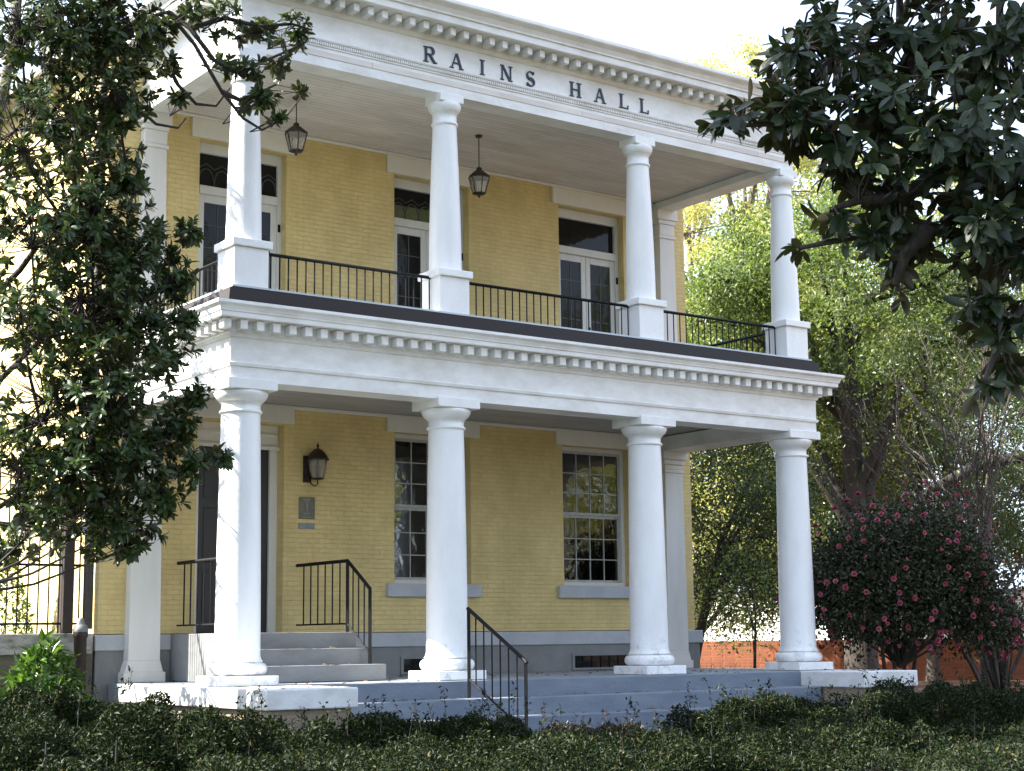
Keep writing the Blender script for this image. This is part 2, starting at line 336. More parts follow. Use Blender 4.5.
# ground floor sash windows
def sash_window(c, z0, z1):
    x0, x1 = c-HW, c+HW; y = YW+.14
    f = MB().box(x0, x0+.07, y, y+.12, z0, z1).box(x1-.07, x1, y, y+.12, z0, z1).box(x0+.07, x1-.07, y, y+.12, z1-.07, z1).box(x0+.07, x1-.07, y-.03, y+.12, z0, z0+.06)
    win = part(f, 'window', MUNTIN, bevel=.008); zm = (z0+z1)/2+.02
    for k, (a, bq, yy) in enumerate(((z0+.06, zm, y+.055), (zm, z1-.07, y+.02))):
        s = MB().box(x0+.07, x0+.12, yy, yy+.035, a, bq).box(x1-.12, x1-.07, yy, yy+.035, a, bq).box(x0+.12, x1-.12, yy, yy+.035, a, a+.045).box(x0+.12, x1-.12, yy, yy+.035, bq-.045, bq)
        for i in range(1, 4): xx = x0+.12+(x1-x0-.24)*i/4; s.box(xx-.0075, xx+.0075, yy+.004, yy+.03, a+.045, bq-.045)
        for j in range(1, 3): zz = a+.045+(bq-a-.09)*j/3; s.box(x0+.12, x1-.12, yy+.006, yy+.028, zz-.0075, zz+.0075)
        part(s, 'sash', SASHM, win)
        part(MB().box(x0+.115, x1-.115, yy+.014, yy+.020, a+.04, bq-.04), 'glass', GLASS, win)
    for sg in (-1, 1):                                           # gathered curtains and a swagged valance inside
        v, f = [], []; nz = 12; nu = 28
        for i in range(nz+1):
            t = i/nz; zz = z1-.08-(z1-z0-.2)*t; wd = .15+.20*(1-t)**2
            for j in range(nu+1):
                u = j/nu; v.append((c+sg*(HW-.02-wd*u), YW+.36+.022*math.sin(u*26+t*2)*(.5+u), zz))
        for i in range(nz):
            for j in range(nu): a = i*(nu+1)+j; f.append((a, a+1, a+nu+2, a+nu+1))
        part(MB().add(v, f, True), 'curtain', DRAPE, win)
    v, f = [], []; nu = 60; nz = 10
    for i in range(nz+1):
        for j in range(nu+1):
            u = j/nu; dep = .28+.16*abs(math.sin(u*math.pi*2)); t = i/nz; v.append((x0+.02+(x1-x0-.04)*u, YW+.41+.02*math.sin(t*18+3*math.sin(u*math.pi*2)), z1-.05-dep*t))
    for i in range(nz):
        for j in range(nu): a = i*(nu+1)+j; f.append((a, a+1, a+nu+2, a+nu+1))
    part(MB().add(v, f, True), 'valance', DRAPE, win)
for c in CXS[1:]: sash_window(c, 1.42, 3.80)

# front door
x0, x1, y = .82, 2.24, YW+.20
fd = part(MB().box(x0, x0+.13, y, y+.15, .67, 3.42).box(x1-.13, x1, y, y+.15, .67, 3.42).box(x0, x1, y-.02, y+.15, 3.42, 3.78).box(x0, x1, y-.06, y-.02, 3.40, 3.46).box(x0+.04, x1-.04, y-.045, y-.02, 3.60, 3.65), 'front_door', CREAM, bevel=.01)
lf = MB().box(x0+.13, (x0+x1)/2-.004, y+.05, y+.1, .68, 3.42).box((x0+x1)/2+.004, x1-.13, y+.05, y+.1, .68, 3.42)
for a in (x0+.13, (x0+x1)/2+.004):
    for z0, z1 in ((.85, 1.55), (1.7, 2.5), (2.65, 3.28)): lf.box(a+.1, a+.47, y+.038, y+.05, z0, z1)
part(lf, 'door_leaf', DOORBLACK, fd, .006)
part(MB().tube([((x0+x1)/2+.06, y+.0, 1.75), ((x0+x1)/2+.06, y+.05, 1.75)], .03, 12), 'door_handle', BRONZE, fd)

# balcony doors
def balcony_door(c, kind):
    x0, x1 = c-HW, c+HW; y = YW+.15; z0, z1 = FL2, 8.02; zt = 7.22
    f = MB().box(x0, x0+.07, y, y+.13, z0, z1).box(x1-.07, x1, y, y+.13, z0, z1).box(x0+.07, x1-.07, y, y+.13, z1-.16, z1).box(x0+.07, x1-.07, y-.02, y+.13, zt, zt+.13)
    d = part(f, 'balcony_door', MUNTIN, bevel=.008)
    part(MB().box(x0+.07, x1-.07, y+.06, y+.07, zt+.13, z1-.16), 'transom_glass', GLASSD, d)
    if kind == 1: part(MB().box(x0+.07, x1-.07, y+.052, y+.058, zt+.13, zt+.36), 'inner_light_pane', GRNLIGHT, d)  # pane coloured as the room's light showing between the arches
    if kind != 2:                                              # pointed tracery in the transom
        t = MB(); a, bq = zt+.13, z1-.16; nn = 5; w = (x1-x0-.14)/nn
        for k in range(nn):
            xa = x0+.07+k*w; xm = xa+w/2
            for sg in (-1, 1):
                pts = [(xm+sg*w/2*(1-q*q*.96), y+.05, a+.28*math.sin(q*math.pi/2)) for q in [i/6 for i in range(7)]]
                t.tube(pts, .011, 5)
            if k: t.bar((xa, y+.05, a), (xa, y+.05, a+.02), .012)
            t.tube([(xa, y+.05, a+.28), (xm, y+.05, a+.36), (xa+w, y+.05, a+.28)], .010, 5)
        part(t, 'tracery', GREYMUNT, d)
    xm = (x0+x1)/2
    for a, bq, hs in ((x0+.07, xm-.004, 1), (xm+.004, x1-.07, -1)):
        yy = y+.03
        s = MB().box(a, a+.10, yy, yy+.05, z0+.01, zt).box(bq-.10, bq, yy, yy+.05, z0+.01, zt).box(a+.1, bq-.1, yy, yy+.05, zt-.12, zt).box(a+.1, bq-.1, yy, yy+.05, z0+.01, z0+.22).box(a+.1, bq-.1, yy, yy+.05, 5.60, 5.72)
        leaf = part(s, 'door_leaf', MUNTIN, d, .006)
        part(MB().box(a+.095, bq-.095, yy+.022, yy+.028, z0+.2, 5.61).box(a+.095, bq-.095, yy+.022, yy+.028, 5.71, zt-.11), 'glass', GLASSD, leaf)
        g = MB()
        for q in range(1, 4): zz = 5.72+(zt-.12-5.72)*q/4; g.box(a+.1, bq-.1, yy+.016, yy+.021, zz-.008, zz+.008)
        g.box((a+bq)/2-.008, (a+bq)/2+.008, yy+.014, yy+.022, 5.72, zt-.12)
        part(g, 'glazing_bar', GREYMUNT, leaf)
        hx = x0+.045 if hs == 1 else x1-.045
        part(MB().box(hx-.02, hx+.02, y-.014, y-.001, 6.8, 6.92), 'hinge', IRON, d); part(MB().box(hx-.02, hx+.02, y-.014, y-.001, 5.4, 5.52), 'hinge', IRON, d)
    part(MB().box(xm+.035, xm+.07, y+.005, y+.03, 5.75, 5.95), 'door_handle', IRON, d)
for k, c in enumerate(CXS): balcony_door(c, k)

# mitred profile sweep round the three open sides of the portico
def sweep(name, prof, m, yb=YW-.001, parent=None, smooth=False):
    v = []; f = []; k = len(prof)
    for o, z in prof: v += [(-o, yb, z), (-o, -o, z), (W+o, -o, z), (W+o, yb, z)]
    for i in range(k-1):
        for j in range(3): f.append((i*4+j, i*4+4+j, i*4+5+j, i*4+1+j))
    return part(MB().add(v, [tuple(reversed(q)) for q in f]), name, m, parent)
low = sweep('lower_entablature', [(-.22, 4.06), (-.22, 3.815), (.30, 3.80), (.30, 3.975), (.325, 3.985), (.335, 4.02), (.305, 4.035), (.305, 4.34), (.325, 4.35), (.34, 4.39), (.36, 4.40), (.36, 4.545), (.565, 4.55), (.57, 4.56), (.57, 4.615), (.585, 4.62), (.59, 4.64), (.61, 4.68), (.64, 4.705), (.645, 4.712), (.645, 4.75), (.60, 4.755)], WHITE)
sweep('gutter_flashing', [(.64, 4.752), (.38, 4.79), (.375, 4.80), (.35, 4.975), (.30, 4.985), (.285, 4.985), (.285, 5.01)], FLASH)
sweep('balcony_kerb', [(.283, 4.99), (.283, 5.035), (-.14, 5.035), (-.14, 4.97)], painted('pale blue ledge paint', (.50, .56, .60), (.35, .38, .4), .4))
upe = sweep('upper_entablature', [(-.19, 8.36), (-.19, 8.245), (.15, 8.235), (.15, 8.50), (.165, 8.505), (.165, 8.515), (.155, 8.52), (.155, 8.58), (.185, 8.585), (.195, 8.605), (.195, 8.62), (.16, 8.625), (.16, 8.965), (.18, 8.975), (.20, 9.01), (.21, 9.02), (.21, 9.145), (.50, 9.15), (.51, 9.16), (.51, 9.255), (.535, 9.26), (.54, 9.285), (.575, 9.34), (.64, 9.385), (.65, 9.40), (.65, 9.445), (.62, 9.46), (.30, 9.50)], WHITE)
part(MB().box(-.32, W+.32, -.32, YW+.1, 9.425, 9.49), 'portico_roof', ROOFM)
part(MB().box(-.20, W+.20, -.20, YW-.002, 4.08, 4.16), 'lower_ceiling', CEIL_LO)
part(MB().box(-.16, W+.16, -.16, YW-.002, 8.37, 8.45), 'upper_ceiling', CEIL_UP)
part(MB().box(-.282, W+.282, -.282, YW-.002, 4.86, 4.975), 'balcony_floor', FLOOR)
part(MB().box(.2, W-.2, YW-.05, YW-.001, 4.02, 4.078).box(.2, W-.2, YW-.06, YW-.001, 8.322, 8.368), 'ceiling_moulding', CREAM, bevel=.012)

def dentils(o0, o1, z0, z1, w, step, parent, m=WHITE, yend=YW-.15):
    nx = round((W+2*o1-w)/step); sx = (W+2*o1-w)/nx
    for k in range(nx+1):
        x = -o1+k*sx; part(MB().box(x, x+w, -o1, -o0+.002, z0, z1), 'dentil', m, parent, .006)
    mb = MB(); ny = int((yend+o1-w)/step)
    for k in range(1, ny+1):
        yy = -o1+k*step; mb.box(-o1, -o0+.002, yy, yy+w, z0, z1); mb.box(W+o0-.002, W+o1, yy, yy+w, z0, z1)
    tag(part(mb, 'dentil_return', m, parent, .006), kind='stuff')
dentils(.36, .50, 4.42, 4.543, .105, .229, low)
dentils(.21, .41, 9.03, 9.143, .09, .226, upe)
bm_ = MB(); nb_ = round((W+.36-.02)/.034)
for k in range(nb_+1): xx = -.18+k*(W+.36-.02)/nb_; bm_.box(xx, xx+.02, -.18, -.153, 8.535, 8.578)
for k in range(1, 86): yy = -.18+k*.034; bm_.box(-.18, -.153, yy, yy+.02, 8.535, 8.578); bm_.box(W+.153, W+.18, yy, yy+.02, 8.535, 8.578)
tag(part(bm_, 'bead_moulding', WHITE, upe), kind='stuff')

DSP = plain('brown grey downspout', (.055, .045, .036), .6, .2)
ds_ = part(MB().tube([(-.745, YW+.06, .74), (-.745, YW+.06, 9.1), (-.62, YW+.06, 9.28)], .07, 14), 'downspout', DSP)
for z_ in (1.7, 3.9, 6.1, 8.3): part(MB().lathe(-.745, YW+.06, [(.07, z_), (.082, z_+.005), (.082, z_+.05), (.07, z_+.055)], 14, caps=False), 'bracket', DSP, ds_)

# columns
def curve_shaft(r0, r1, z0, z1, k=10): return [(r0+(r1-r0)*(t**1.5), z0+(z1-z0)*t) for t in [i/k for i in range(k+1)]]
def torus(r, z0, z1, rin, k=8): return [(rin+(r-rin)*math.sin(math.pi*t) if 0 else rin+(r-rin)*math.sqrt(max(0, 1-(2*t-1)**2)), z0+(z1-z0)*t) for t in [i/k for i in range(k+1)]]
for cx in AX:
    c = part(MB().lathe(cx, 0, [(.315, .30), (.300, .325), (.290, .36)]+curve_shaft(.286, .248, .38, 3.40)+[(.248, 3.43)], 48), 'lower_column', COLWHITE)
    part(MB().box(cx-.385, cx+.385, -.385, .385, .001, .125), 'plinth', COLWHITE, c, .01)
    part(MB().lathe(cx, 0, torus(.375, .126, .285, .30)+[(.318, .29), (.318, .305)], 48), 'base_moulding', COLWHITE, c)
    part(MB().lathe(cx, 0, [(.25, 3.41), (.268, 3.418), (.275, 3.435), (.268, 3.452), (.25, 3.46), (.25, 3.535), (.262, 3.54), (.262, 3.555), (.275, 3.56), (.315, 3.60), (.342, 3.645), (.348, 3.675), (.335, 3.695)], 48), 'capital', COLWHITE, c)
    part(MB().box(cx-.345, cx+.345, -.345, .345, 3.697, 3.83), 'abacus', COLWHITE, c, .008)
    u = part(MB().lathe(cx, 0, [(.243, 5.66), (.236, 5.70)]+curve_shaft(.232, .172, 5.72, 7.80)+[(.172, 7.84)], 44), 'upper_column', COLWHITE)
    pd = part(MB().box(cx-.245, cx+.245, -.245, .245, 4.99, 5.552), 'pedestal', COLWHITE, u, .008)
    part(MB().box(cx-.285, cx+.285, -.285, .285, 5.553, 5.658), 'pedestal_cap', COLWHITE, u, .012)
    part(MB().lathe(cx, 0, [(.174, 7.80), (.19, 7.806), (.196, 7.822), (.19, 7.838), (.174, 7.845), (.174, 7.97), (.185, 7.975), (.185, 7.99), (.195, 7.995), (.222, 8.03), (.236, 8.07), (.238, 8.10), (.228, 8.125)], 44), 'capital', COLWHITE, u)
    part(MB().box(cx-.20, cx+.20, -.20, .20, 8.126, 8.246), 'abacus', COLWHITE, u, .006)
for cx, zt in ((0, 3.82), (W, 3.82)):
    c = part(MB().taper(cx, YW-.09, .30, 3.42, .235, .089, .205, .089).taper(cx, YW-.09, .14, .30, .285, .095, .238, .0895), 'lower_pilaster', PLASTER, bevel=.006)
    part(MB().box(cx-.31, cx+.31, YW-.21, YW-.001, .001, .14), 'plinth', PLASTER, c, .008)
    part(MB().box(cx-.225, cx+.225, YW-.195, YW-.001, 3.42, 3.48).box(cx-.21, cx+.21, YW-.18, YW-.001, 3.48, 3.57).box(cx-.24, cx+.24, YW-.20, YW-.001, 3.57, 3.66).box(cx-.28, cx+.28, YW-.23, YW-.001, 3.66, 3.815), 'capital', PLASTER, c, .014)
    c = part(MB().taper(cx, YW-.08, 5.55, 7.70, .20, .079, .172, .079).box(cx-.215, cx+.215, YW-.165, YW-.001, 4.99, 5.55), 'upper_pilaster', PLASTER, bevel=.006)
    part(MB().box(cx-.20, cx+.20, YW-.18, YW-.001, 7.70, 7.76).box(cx-.178, cx+.178, YW-.165, YW-.001, 7.76, 7.97).box(cx-.205, cx+.205, YW-.18, YW-.001, 7.97, 8.05).box(cx-.24, cx+.24, YW-.20, YW-.001, 8.05, 8.245), 'capital', PLASTER, c, .014)

# balcony railings
def railing(p, q, z0=5.05, z1=5.56):
    p = Vector((p[0], p[1], 0)); q = Vector((q[0], q[1], 0)); L = (q-p).length; d = (q-p)/L; U = Vector((0, 0, 1))
    r = part(MB().bar(p+U*z1, q+U*z1, .017).bar(p+U*(z0+.03), q+U*(z0+.03), .012), 'balcony_railing', IRON)
    nb = int(L/.128)
    for k in range(nb+1):
        a = p+d*(.02+(L-.04)*k/nb); part(MB().bar(a+U*z0, a+U*(z1-.01), .0085), 'baluster', IRON, r)
for a, bq in ((0, S1), (S1, S2), (S2, W)): railing((a+.25, 0), (bq-.25, 0))
railing((0, .25), (0, YW-.17)); railing((W, .25), (W, YW-.17))
close(hall)

# ------------------------------------------------------------------ lettering on the frieze
lt = thing('frieze_lettering', (4.8, -.16, 8.64), 'row of dark serif capital letters spelling RAINS HALL on the top white frieze', 'lettering')
HL = .228
def letter(ch, x, z):
    mb = MB(); h = HL; y0, y1 = -.178, -.1605; tk = .036; tn = .017; sf = .014; cnt = [0]
    def P(poly):
        poly = [(x+a, z+c) for a, c in poly]; ar = sum(poly[i][0]*poly[(i+1) % len(poly)][1]-poly[(i+1) % len(poly)][0]*poly[i][1] for i in range(len(poly)))
        k = cnt[0]*.0007; cnt[0] += 1
        mb.prism(poly if ar > 0 else poly[::-1], y0-k, y1)
    def stem(cx, w, a=0, c=None, s=True):
        c = h if c is None else c; P([(cx-w/2, a), (cx+w/2, a), (cx+w/2, c), (cx-w/2, c)])
        if s: serif(cx, w, a); serif(cx, w, c-sf)
    def serif(cx, w, zz, e=.024): P([(cx-w/2-e, zz), (cx+w/2+e, zz), (cx+w/2+e, zz+sf), (cx-w/2-e, zz+sf)])
    def diag(xa, za, xb, zb, w): P([(xa-w/2, za), (xa+w/2, za), (xb+w/2, zb), (xb-w/2, zb)])
    def strip(pts, wid):
        for i in range(len(pts)-1):
            (ax, az), (bx, bz) = pts[i], pts[i+1]; d = math.hypot(bx-ax, bz-az); nx, nz = -(bz-az)/d, (bx-ax)/d
            P([(ax+nx*wid[i], az+nz*wid[i]), (ax-nx*wid[i], az-nz*wid[i]), (bx-nx*wid[i+1], bz-nz*wid[i+1]), (bx+nx*wid[i+1], bz+nz*wid[i+1])])
    if ch == 'I': stem(0, tk)
    if ch == 'L':
        stem(-.05, tk); P([(-.03, 0), (.08, 0), (.08, tn), (-.03, tn)]); P([(.068, 0), (.085, 0), (.085, .06), (.074, .06)])
    if ch == 'H': stem(-.07, tk); stem(.07, tk); P([(-.07, h/2-tn/2), (.07, h/2-tn/2), (.07, h/2+tn/2), (-.07, h/2+tn/2)])
    if ch == 'N': stem(-.075, tn); stem(.075, tn); diag(.065, 0, -.075, h, tk)
    if ch == 'A':
        diag(-.085, 0, -.008, h, tn); diag(.08, 0, .0, h, tk); P([(-.055, .075), (.055, .075), (.05, .075+tn), (-.05, .075+tn)]); serif(-.085, tn, 0); serif(.08, tk, 0, .02)
    if ch == 'R':
        stem(-.055, tk)
        pts = [(-.05, h-tn/2)]+[(.015+.055*math.sin(t), h*.755+.0555*math.cos(t)) for t in [math.pi*i/10 for i in range(11)]]+[(-.05, h*.755-.0555)]
        strip(pts, [.009]+[.009+.012*math.sin(math.pi*i/10) for i in range(11)]+[.009]); diag(.092, 0, .0, h*.53, tk); serif(.095, tk, 0, .014)
    if ch == 'S':
        pts = []; wd = []
        for i in range(25):
            t = i/24
            if t < .5: a = math.radians(35+ (270-35)*t*2); cx, cz, r1, r2 = 0, h*.735, .058, h*.255
            else: a = math.radians(90-(t-.5)*2*235); cx, cz, r1, r2 = 0, h*.26, .064, h*.25
            pts.append((cx+r1*math.cos(a), cz+r2*math.sin(a))); wd.append(.009+.013*math.exp(-((t-.5)/.18)**2))
        strip(pts, wd); P([(.043, h*.80), (.054, h*.80), (.054, h), (.047, h)]); P([(-.066, 0), (-.059, 0), (-.054, h*.22), (-.066, h*.22)])
    mb.build('letter', LETTER, lt)
for ch, x in (('R', 2.78), ('A', 3.25), ('I', 3.70), ('N', 4.13), ('S', 4.57), ('H', 5.42), ('A', 5.90), ('L', 6.375), ('L', 6.79)): letter(ch, x, 8.645)
close(lt)

# ------------------------------------------------------------------ lanterns
def lantern(loc, zc, label):
    x, y = loc.x, loc.y; z0 = loc.z
    t = thing('hanging_lantern', (x, y, zc), label, 'lantern', 'lanterns hanging from the balcony ceiling')
    MB().tube([(x, y, zc), (x, y, z0+.40)], .008, 6).lathe(x, y, [(.05, zc-.03), (.06, zc-.001)], 14).build('chain', BRONZE, t)
    def ring(r, z): return [(x+r*math.cos(math.radians(60*k+15)), y+r*math.sin(math.radians(60*k+15)), z) for k in range(6)]
    A, B2 = ring(.10, z0), ring(.165, z0+.26)
    fr = MB()
    for k in range(6):
        fr.bar(A[k], B2[k], .007); fr.bar(A[k], A[(k+1) % 6], .008); fr.bar(B2[k], B2[(k+1) % 6], .009)
    fr.lathe(x, y, [(.012, z0-.07), (.022, z0-.05), (.012, z0-.03), (.06, z0-.012), (.098, z0-.002)], 16).build('frame', BRONZE, t)
    MB().lathe(x, y, [(.185, z0+.262), (.17, z0+.275), (.07, z0+.36), (.05, z0+.37), (.045, z0+.41), (.012, z0+.43)], 6, smooth=False).build('roof', BRONZE, t)
    g = MB()
    for k in range(6): k2 = (k+1) % 6; g.add([A[k], A[k2], B2[k2], B2[k]], [(0, 1, 2, 3)])
    g.build('glass', LAMPGLASS, t)
    b_ = MB()
    for a in (0, 2.1, 4.2): b_.lathe(x+.03*math.cos(a), y+.03*math.sin(a), [(.010, z0), (.010, z0+.10), (.014, z0+.11), (.008, z0+.16), (.002, z0+.18)], 8)
    b_.build('candle_bulb', CREAM, t); close(t)
lantern(Vector((1.56, 1.5, 7.56)), 8.37, 'hanging lantern nearest the leafy tree, beside the left balcony door')
lantern(Vector((4.79, 1.5, 7.43)), 8.37, 'hanging lantern between the middle and right balcony doors, in the open')

t = thing('wall_lantern', (2.62, YW, 3.05), 'bronze coach lantern fixed to the yellow wall right of the front door', 'wall lamp')
x, y = 2.735, YW-.15
MB().box(2.56, 2.70, YW-.025, YW-.001, 2.92, 3.33).tube([(2.63, YW-.02, 3.02), (2.66, YW-.08, 2.90), (2.70, YW-.13, 2.86), (x, y, 2.90), (x, y, 2.98)], .012, 8).tube([(2.63, YW-.02, 3.28), (2.72, YW-.10, 3.27)], .012, 8).build('bracket', BRONZE, t, .004)
MB().lathe(x, y, [(.03, 2.955), (.09, 2.965), (.10, 2.985)], 18).lathe(x, y, [(.02, 2.96), (.02, 3.25), (.175, 3.255), (.17, 3.275), (.11, 3.37), (.06, 3.42), (.02, 3.435), (.012, 3.45), (.022, 3.475), (.010, 3.50), (.002, 3.54)], 24).build('hood', BRONZE, t)
MB().lathe(x, y, [(.095, 2.985), (.125, 3.10), (.14, 3.255)], 12, False).build('glass', LAMPGLASS, t)
fb = MB()
for k in range(6): a = math.pi*k/3; fb.tube([(x+.098*math.cos(a), y+.098*math.sin(a), 2.985), (x+.143*math.cos(a), y+.143*math.sin(a), 3.256)], .006, 6)
for a in (0, 2.1, 4.2): fb.lathe(x+.03*math.cos(a), y+.03*math.sin(a), [(.011, 2.985), (.011, 3.12), (.015, 3.13), (.003, 3.20)], 8)
fb.build('cage', BRONZE, t); close(t)

t = thing('wall_plaque', (2.63, YW, 2.36), 'dark bronze plaque with pale column emblem under the coach lantern', 'plaque')
MB().box(2.495, 2.765, YW-.022, YW-.001, 2.37, 2.70).build('plate', PLAQUE, t, .006)
e = MB().box(2.60, 2.64, YW-.031, YW-.022, 2.47, 2.64).box(2.575, 2.665, YW-.03, YW-.022, 2.645, 2.668).box(2.57, 2.67, YW-.03, YW-.022, 2.44, 2.466).box(2.53, 2.73, YW-.03, YW-.022, 2.385, 2.40)
e.box(2.70, 2.735, YW-.028, YW-.022, 2.53, 2.545); e.build('emblem', PLAQUE_L, t); close(t)
tag(MB().box(2.495, 2.765, YW-.016, YW-.001, 2.22, 2.305).build('name_plate', PLAQUE_B, None, .005), 'small plain grey plate just below the bronze emblem plaque', 'plaque')

# ------------------------------------------------------------------ step handrails
def handrail(name, label, x, posts, path, picks, foot):
    """posts: (y, z0, z1); path: top rail points (y, z); picks: number along each path span; foot: bottom rail points"""
    t = thing(name, (x, posts[0][0], posts[0][1]), label, 'handrail', 'black iron handrails on the steps')
    for yy, a, c in posts: MB().bar((x, yy, a), (x, yy, c), .020).build('post', IRON, t)
    MB().tube([(x, a, c) for a, c in path], .026, 10).build('top_rail', IRON, t)
    MB().tube([(x, a, c) for a, c in foot], .014, 6).build('bottom_rail', IRON, t)
    for i, k in enumerate(picks):
        (a0, c0), (a1, c1) = path[i], path[i+1]; (b0, d0), (b1, d1) = foot[i], foot[i+1]
        for j in range(1, k+1):
            s = j/(k+1); MB().bar((x, a0+(a1-a0)*s, d0+(d1-d0)*s), (x, a0+(a1-a0)*s, c0+(c1-c0)*s), .0085).build('picket', IRON, t)
    close(t)
handrail('stair_handrail', 'black iron handrail descending the wide front steps, in front of the middle columns', 3.0,
         [(-.74, -.225, .93), (-2.0, -.72, .25)], [(-.72, .945), (-2.0, .262), (-2.02, .235)], [6], [(-.74, .02), (-2.0, -.62), (-2.0, -.64)])
handrail('stair_handrail', 'black iron handrail right of the front door, ending in two sloping sections near the lamp', 2.44,
         [(1.48, .66, 1.64), (.86, .22, 1.24)], [(2.98, 1.66), (1.48, 1.665), (.86, 1.25), (.86, 1.20)], [6, 3], [(2.98, .78), (1.48, .78), (.86, .36), (.86, .34)])
handrail('stair_handrail', 'black iron handrail left of the front door, partly behind the leftmost front column', .53,
         [(1.48, .66, 1.64), (.86, .22, 1.24)], [(2.98, 1.66), (1.48, 1.665), (.86, 1.25), (.86, 1.20)], [6, 3], [(2.98, .78), (1.48, .78), (.86, .36), (.86, .34)])

# ------------------------------------------------------------------ left garden wall, fence and pipe post
t = thing('garden_wall', (-8, YW+.15, GZ), 'low stone wall with mossy coping running left from the yellow hall', 'wall')
MB().box(-14, -.67, YW+.02, YW+.40, GZ-.1, .40).build('wall', WALLBROWN, t)
MB().box(-14, -.69, YW-.04, YW+.46, .40, .68).build('coping', MOSSY, t, .02); close(t)
t = thing('iron_fence', (-8, YW+.2, .68), 'tall black iron picket fence standing on the mossy garden wall', 'fence')
MB().box(-14, -.75, YW+.185, YW+.215, 1.60, 1.635).box(-14, -.75, YW+.185, YW+.215, 3.0, 3.035).box(-14, -.75, YW+.185, YW+.215, .80, .83).build('rail', IRON, t)
k = 0; xx = -.82
while xx > -13.9 and k < 98:
    MB().tube([(xx, YW+.2, .68), (xx, YW+.2, 3.18), (xx, YW+.2, 3.28)], [.011, .011, .002], 6).build('picket', IRON, t); xx -= .145; k += 1
for px in (66,):
    q = at(px, 600, YW+.2); MB().box(q.x-.07, q.x+.07, YW+.10, YW+.30, .68, 3.35).build('post', RUST, t)
close(t)
q = at(80, 650, 2.75)
t = thing('iron_pipe', (q.x, 2.75, GZ), 'rusty brown drain pipe with pale rounded cap standing before the mossy wall', 'pipe')
MB().lathe(q.x, 2.75, [(.085, GZ-.1), (.085, .62), (.10, .63), (.10, .70)], 16).build('shaft', RUST, t)
MB().lathe(q.x, 2.75, [(.10, .70), (.105, .73), (.08, .79), (.05, .81), (.045, .87), (.01, .89)], 16).build('cap', PALECAP, t); close(t)

# ------------------------------------------------------------------ foliage
def norm(a): return a/np.maximum(1e-9, np.linalg.norm(a, axis=1, keepdims=True))
_o = [(.14, .17), (.36, .42), (.60, .50), (.82, .37)]
_v = [(0, 0, 0)]; 
for _x, _w in _o: _v += [(_x, -_w, 1), (_x, 0, 0), (_x, _w, 1)]
_v.append((1, 0, 0)); _q = []; _t = [(0, 1, 2), (0, 2, 3), (10, 13, 11), (11, 13, 12)]
for _i in range(3): _b = 1+3*_i; _q += [(_b, _b+3, _b+4, _b+1), (_b+1, _b+4, _b+5, _b+2)]
TEMPL = {'big': (np.array(_v, float), (np.array(_q), np.array(_t))), 'small': (np.array([(0, 0, 0), (.5, -.5, 1), (1, 0, 0), (.5, .5, 1)]), np.array([(0, 1, 2, 3)]))}
def leaves(name, pos, axis, up, length, width, m, parent=None, kind='big', fold=.35, droop=.25):
    T, F = TEMPL[kind]; N = len(pos); ax = norm(axis); sd_ = norm(np.cross(up, ax)); nm = np.cross(ax, sd_)
    L = np.asarray(length).reshape(-1, 1, 1)*np.ones((N, 1, 1)); Wd = np.asarray(width).reshape(-1, 1, 1)*np.ones((N, 1, 1))
    x = T[None, :, 0:1]*L; yv = T[None, :, 1:2]*Wd; zz = np.abs(T[None, :, 1:2])*fold*Wd-droop*T[None, :, 0:1]**2*L
    V = pos[:, None, :]+ax[:, None, :]*x+sd_[:, None, :]*yv+nm[:, None, :]*zz
    off = (np.arange(N)*len(T))[:, None, None]
    if kind == 'small': idx = off+F[None]; return npmesh(name, V.reshape(-1, 3), idx.reshape(-1, 4), m, parent)
    quads = (off+F[0][None]).reshape(-1, 4); tris = (off+F[1][None]).reshape(-1, 3)
    me = bpy.data.meshes.new(name); me.from_pydata(V.reshape(-1, 3).tolist(), [], quads.tolist()+tris.tolist()); me.materials.append(m)
    me.polygons.foreach_set('use_smooth', [True]*len(me.polygons)); me.update()
    o = bpy.data.objects.new(name, me); COL.objects.link(o)
    if parent: o.parent = parent
    return o
def rand_dirs(k): return norm(rng.normal(size=(k, 3)))

def whorls(tips, dirs, per, length, wl_ratio, spread=.9, jitter=.3, sag=.12):
    """leaf positions and axes fanned round the tips of twigs"""
    P, A, Uu = [], [], []
    for tp, d in zip(tips, dirs):
        d = d/np.linalg.norm(d); a = np.cross(d, [0, 0, 1.0])
        if np.linalg.norm(a) < .1: a = np.array([1.0, 0, 0])
        a /= np.linalg.norm(a); c = np.cross(d, a); k = per+rng.integers(-2, 3)
        for j in range(max(3, k)):
            th = j*2.4+rng.uniform(-.4, .4); s = spread*rng.uniform(.5, 1.25); back = rng.uniform(0, .6)*length
            axs = d*math.cos(s)+(a*math.cos(th)+c*math.sin(th))*math.sin(s)+rng.normal(size=3)*jitter*.4
            axs[2] -= sag
            P.append(tp-d*back); A.append(axs); Uu.append(d+rng.normal(size=3)*.25+np.array([0, 0, .35]))
    return np.array(P), np.array(A), np.array(Uu)

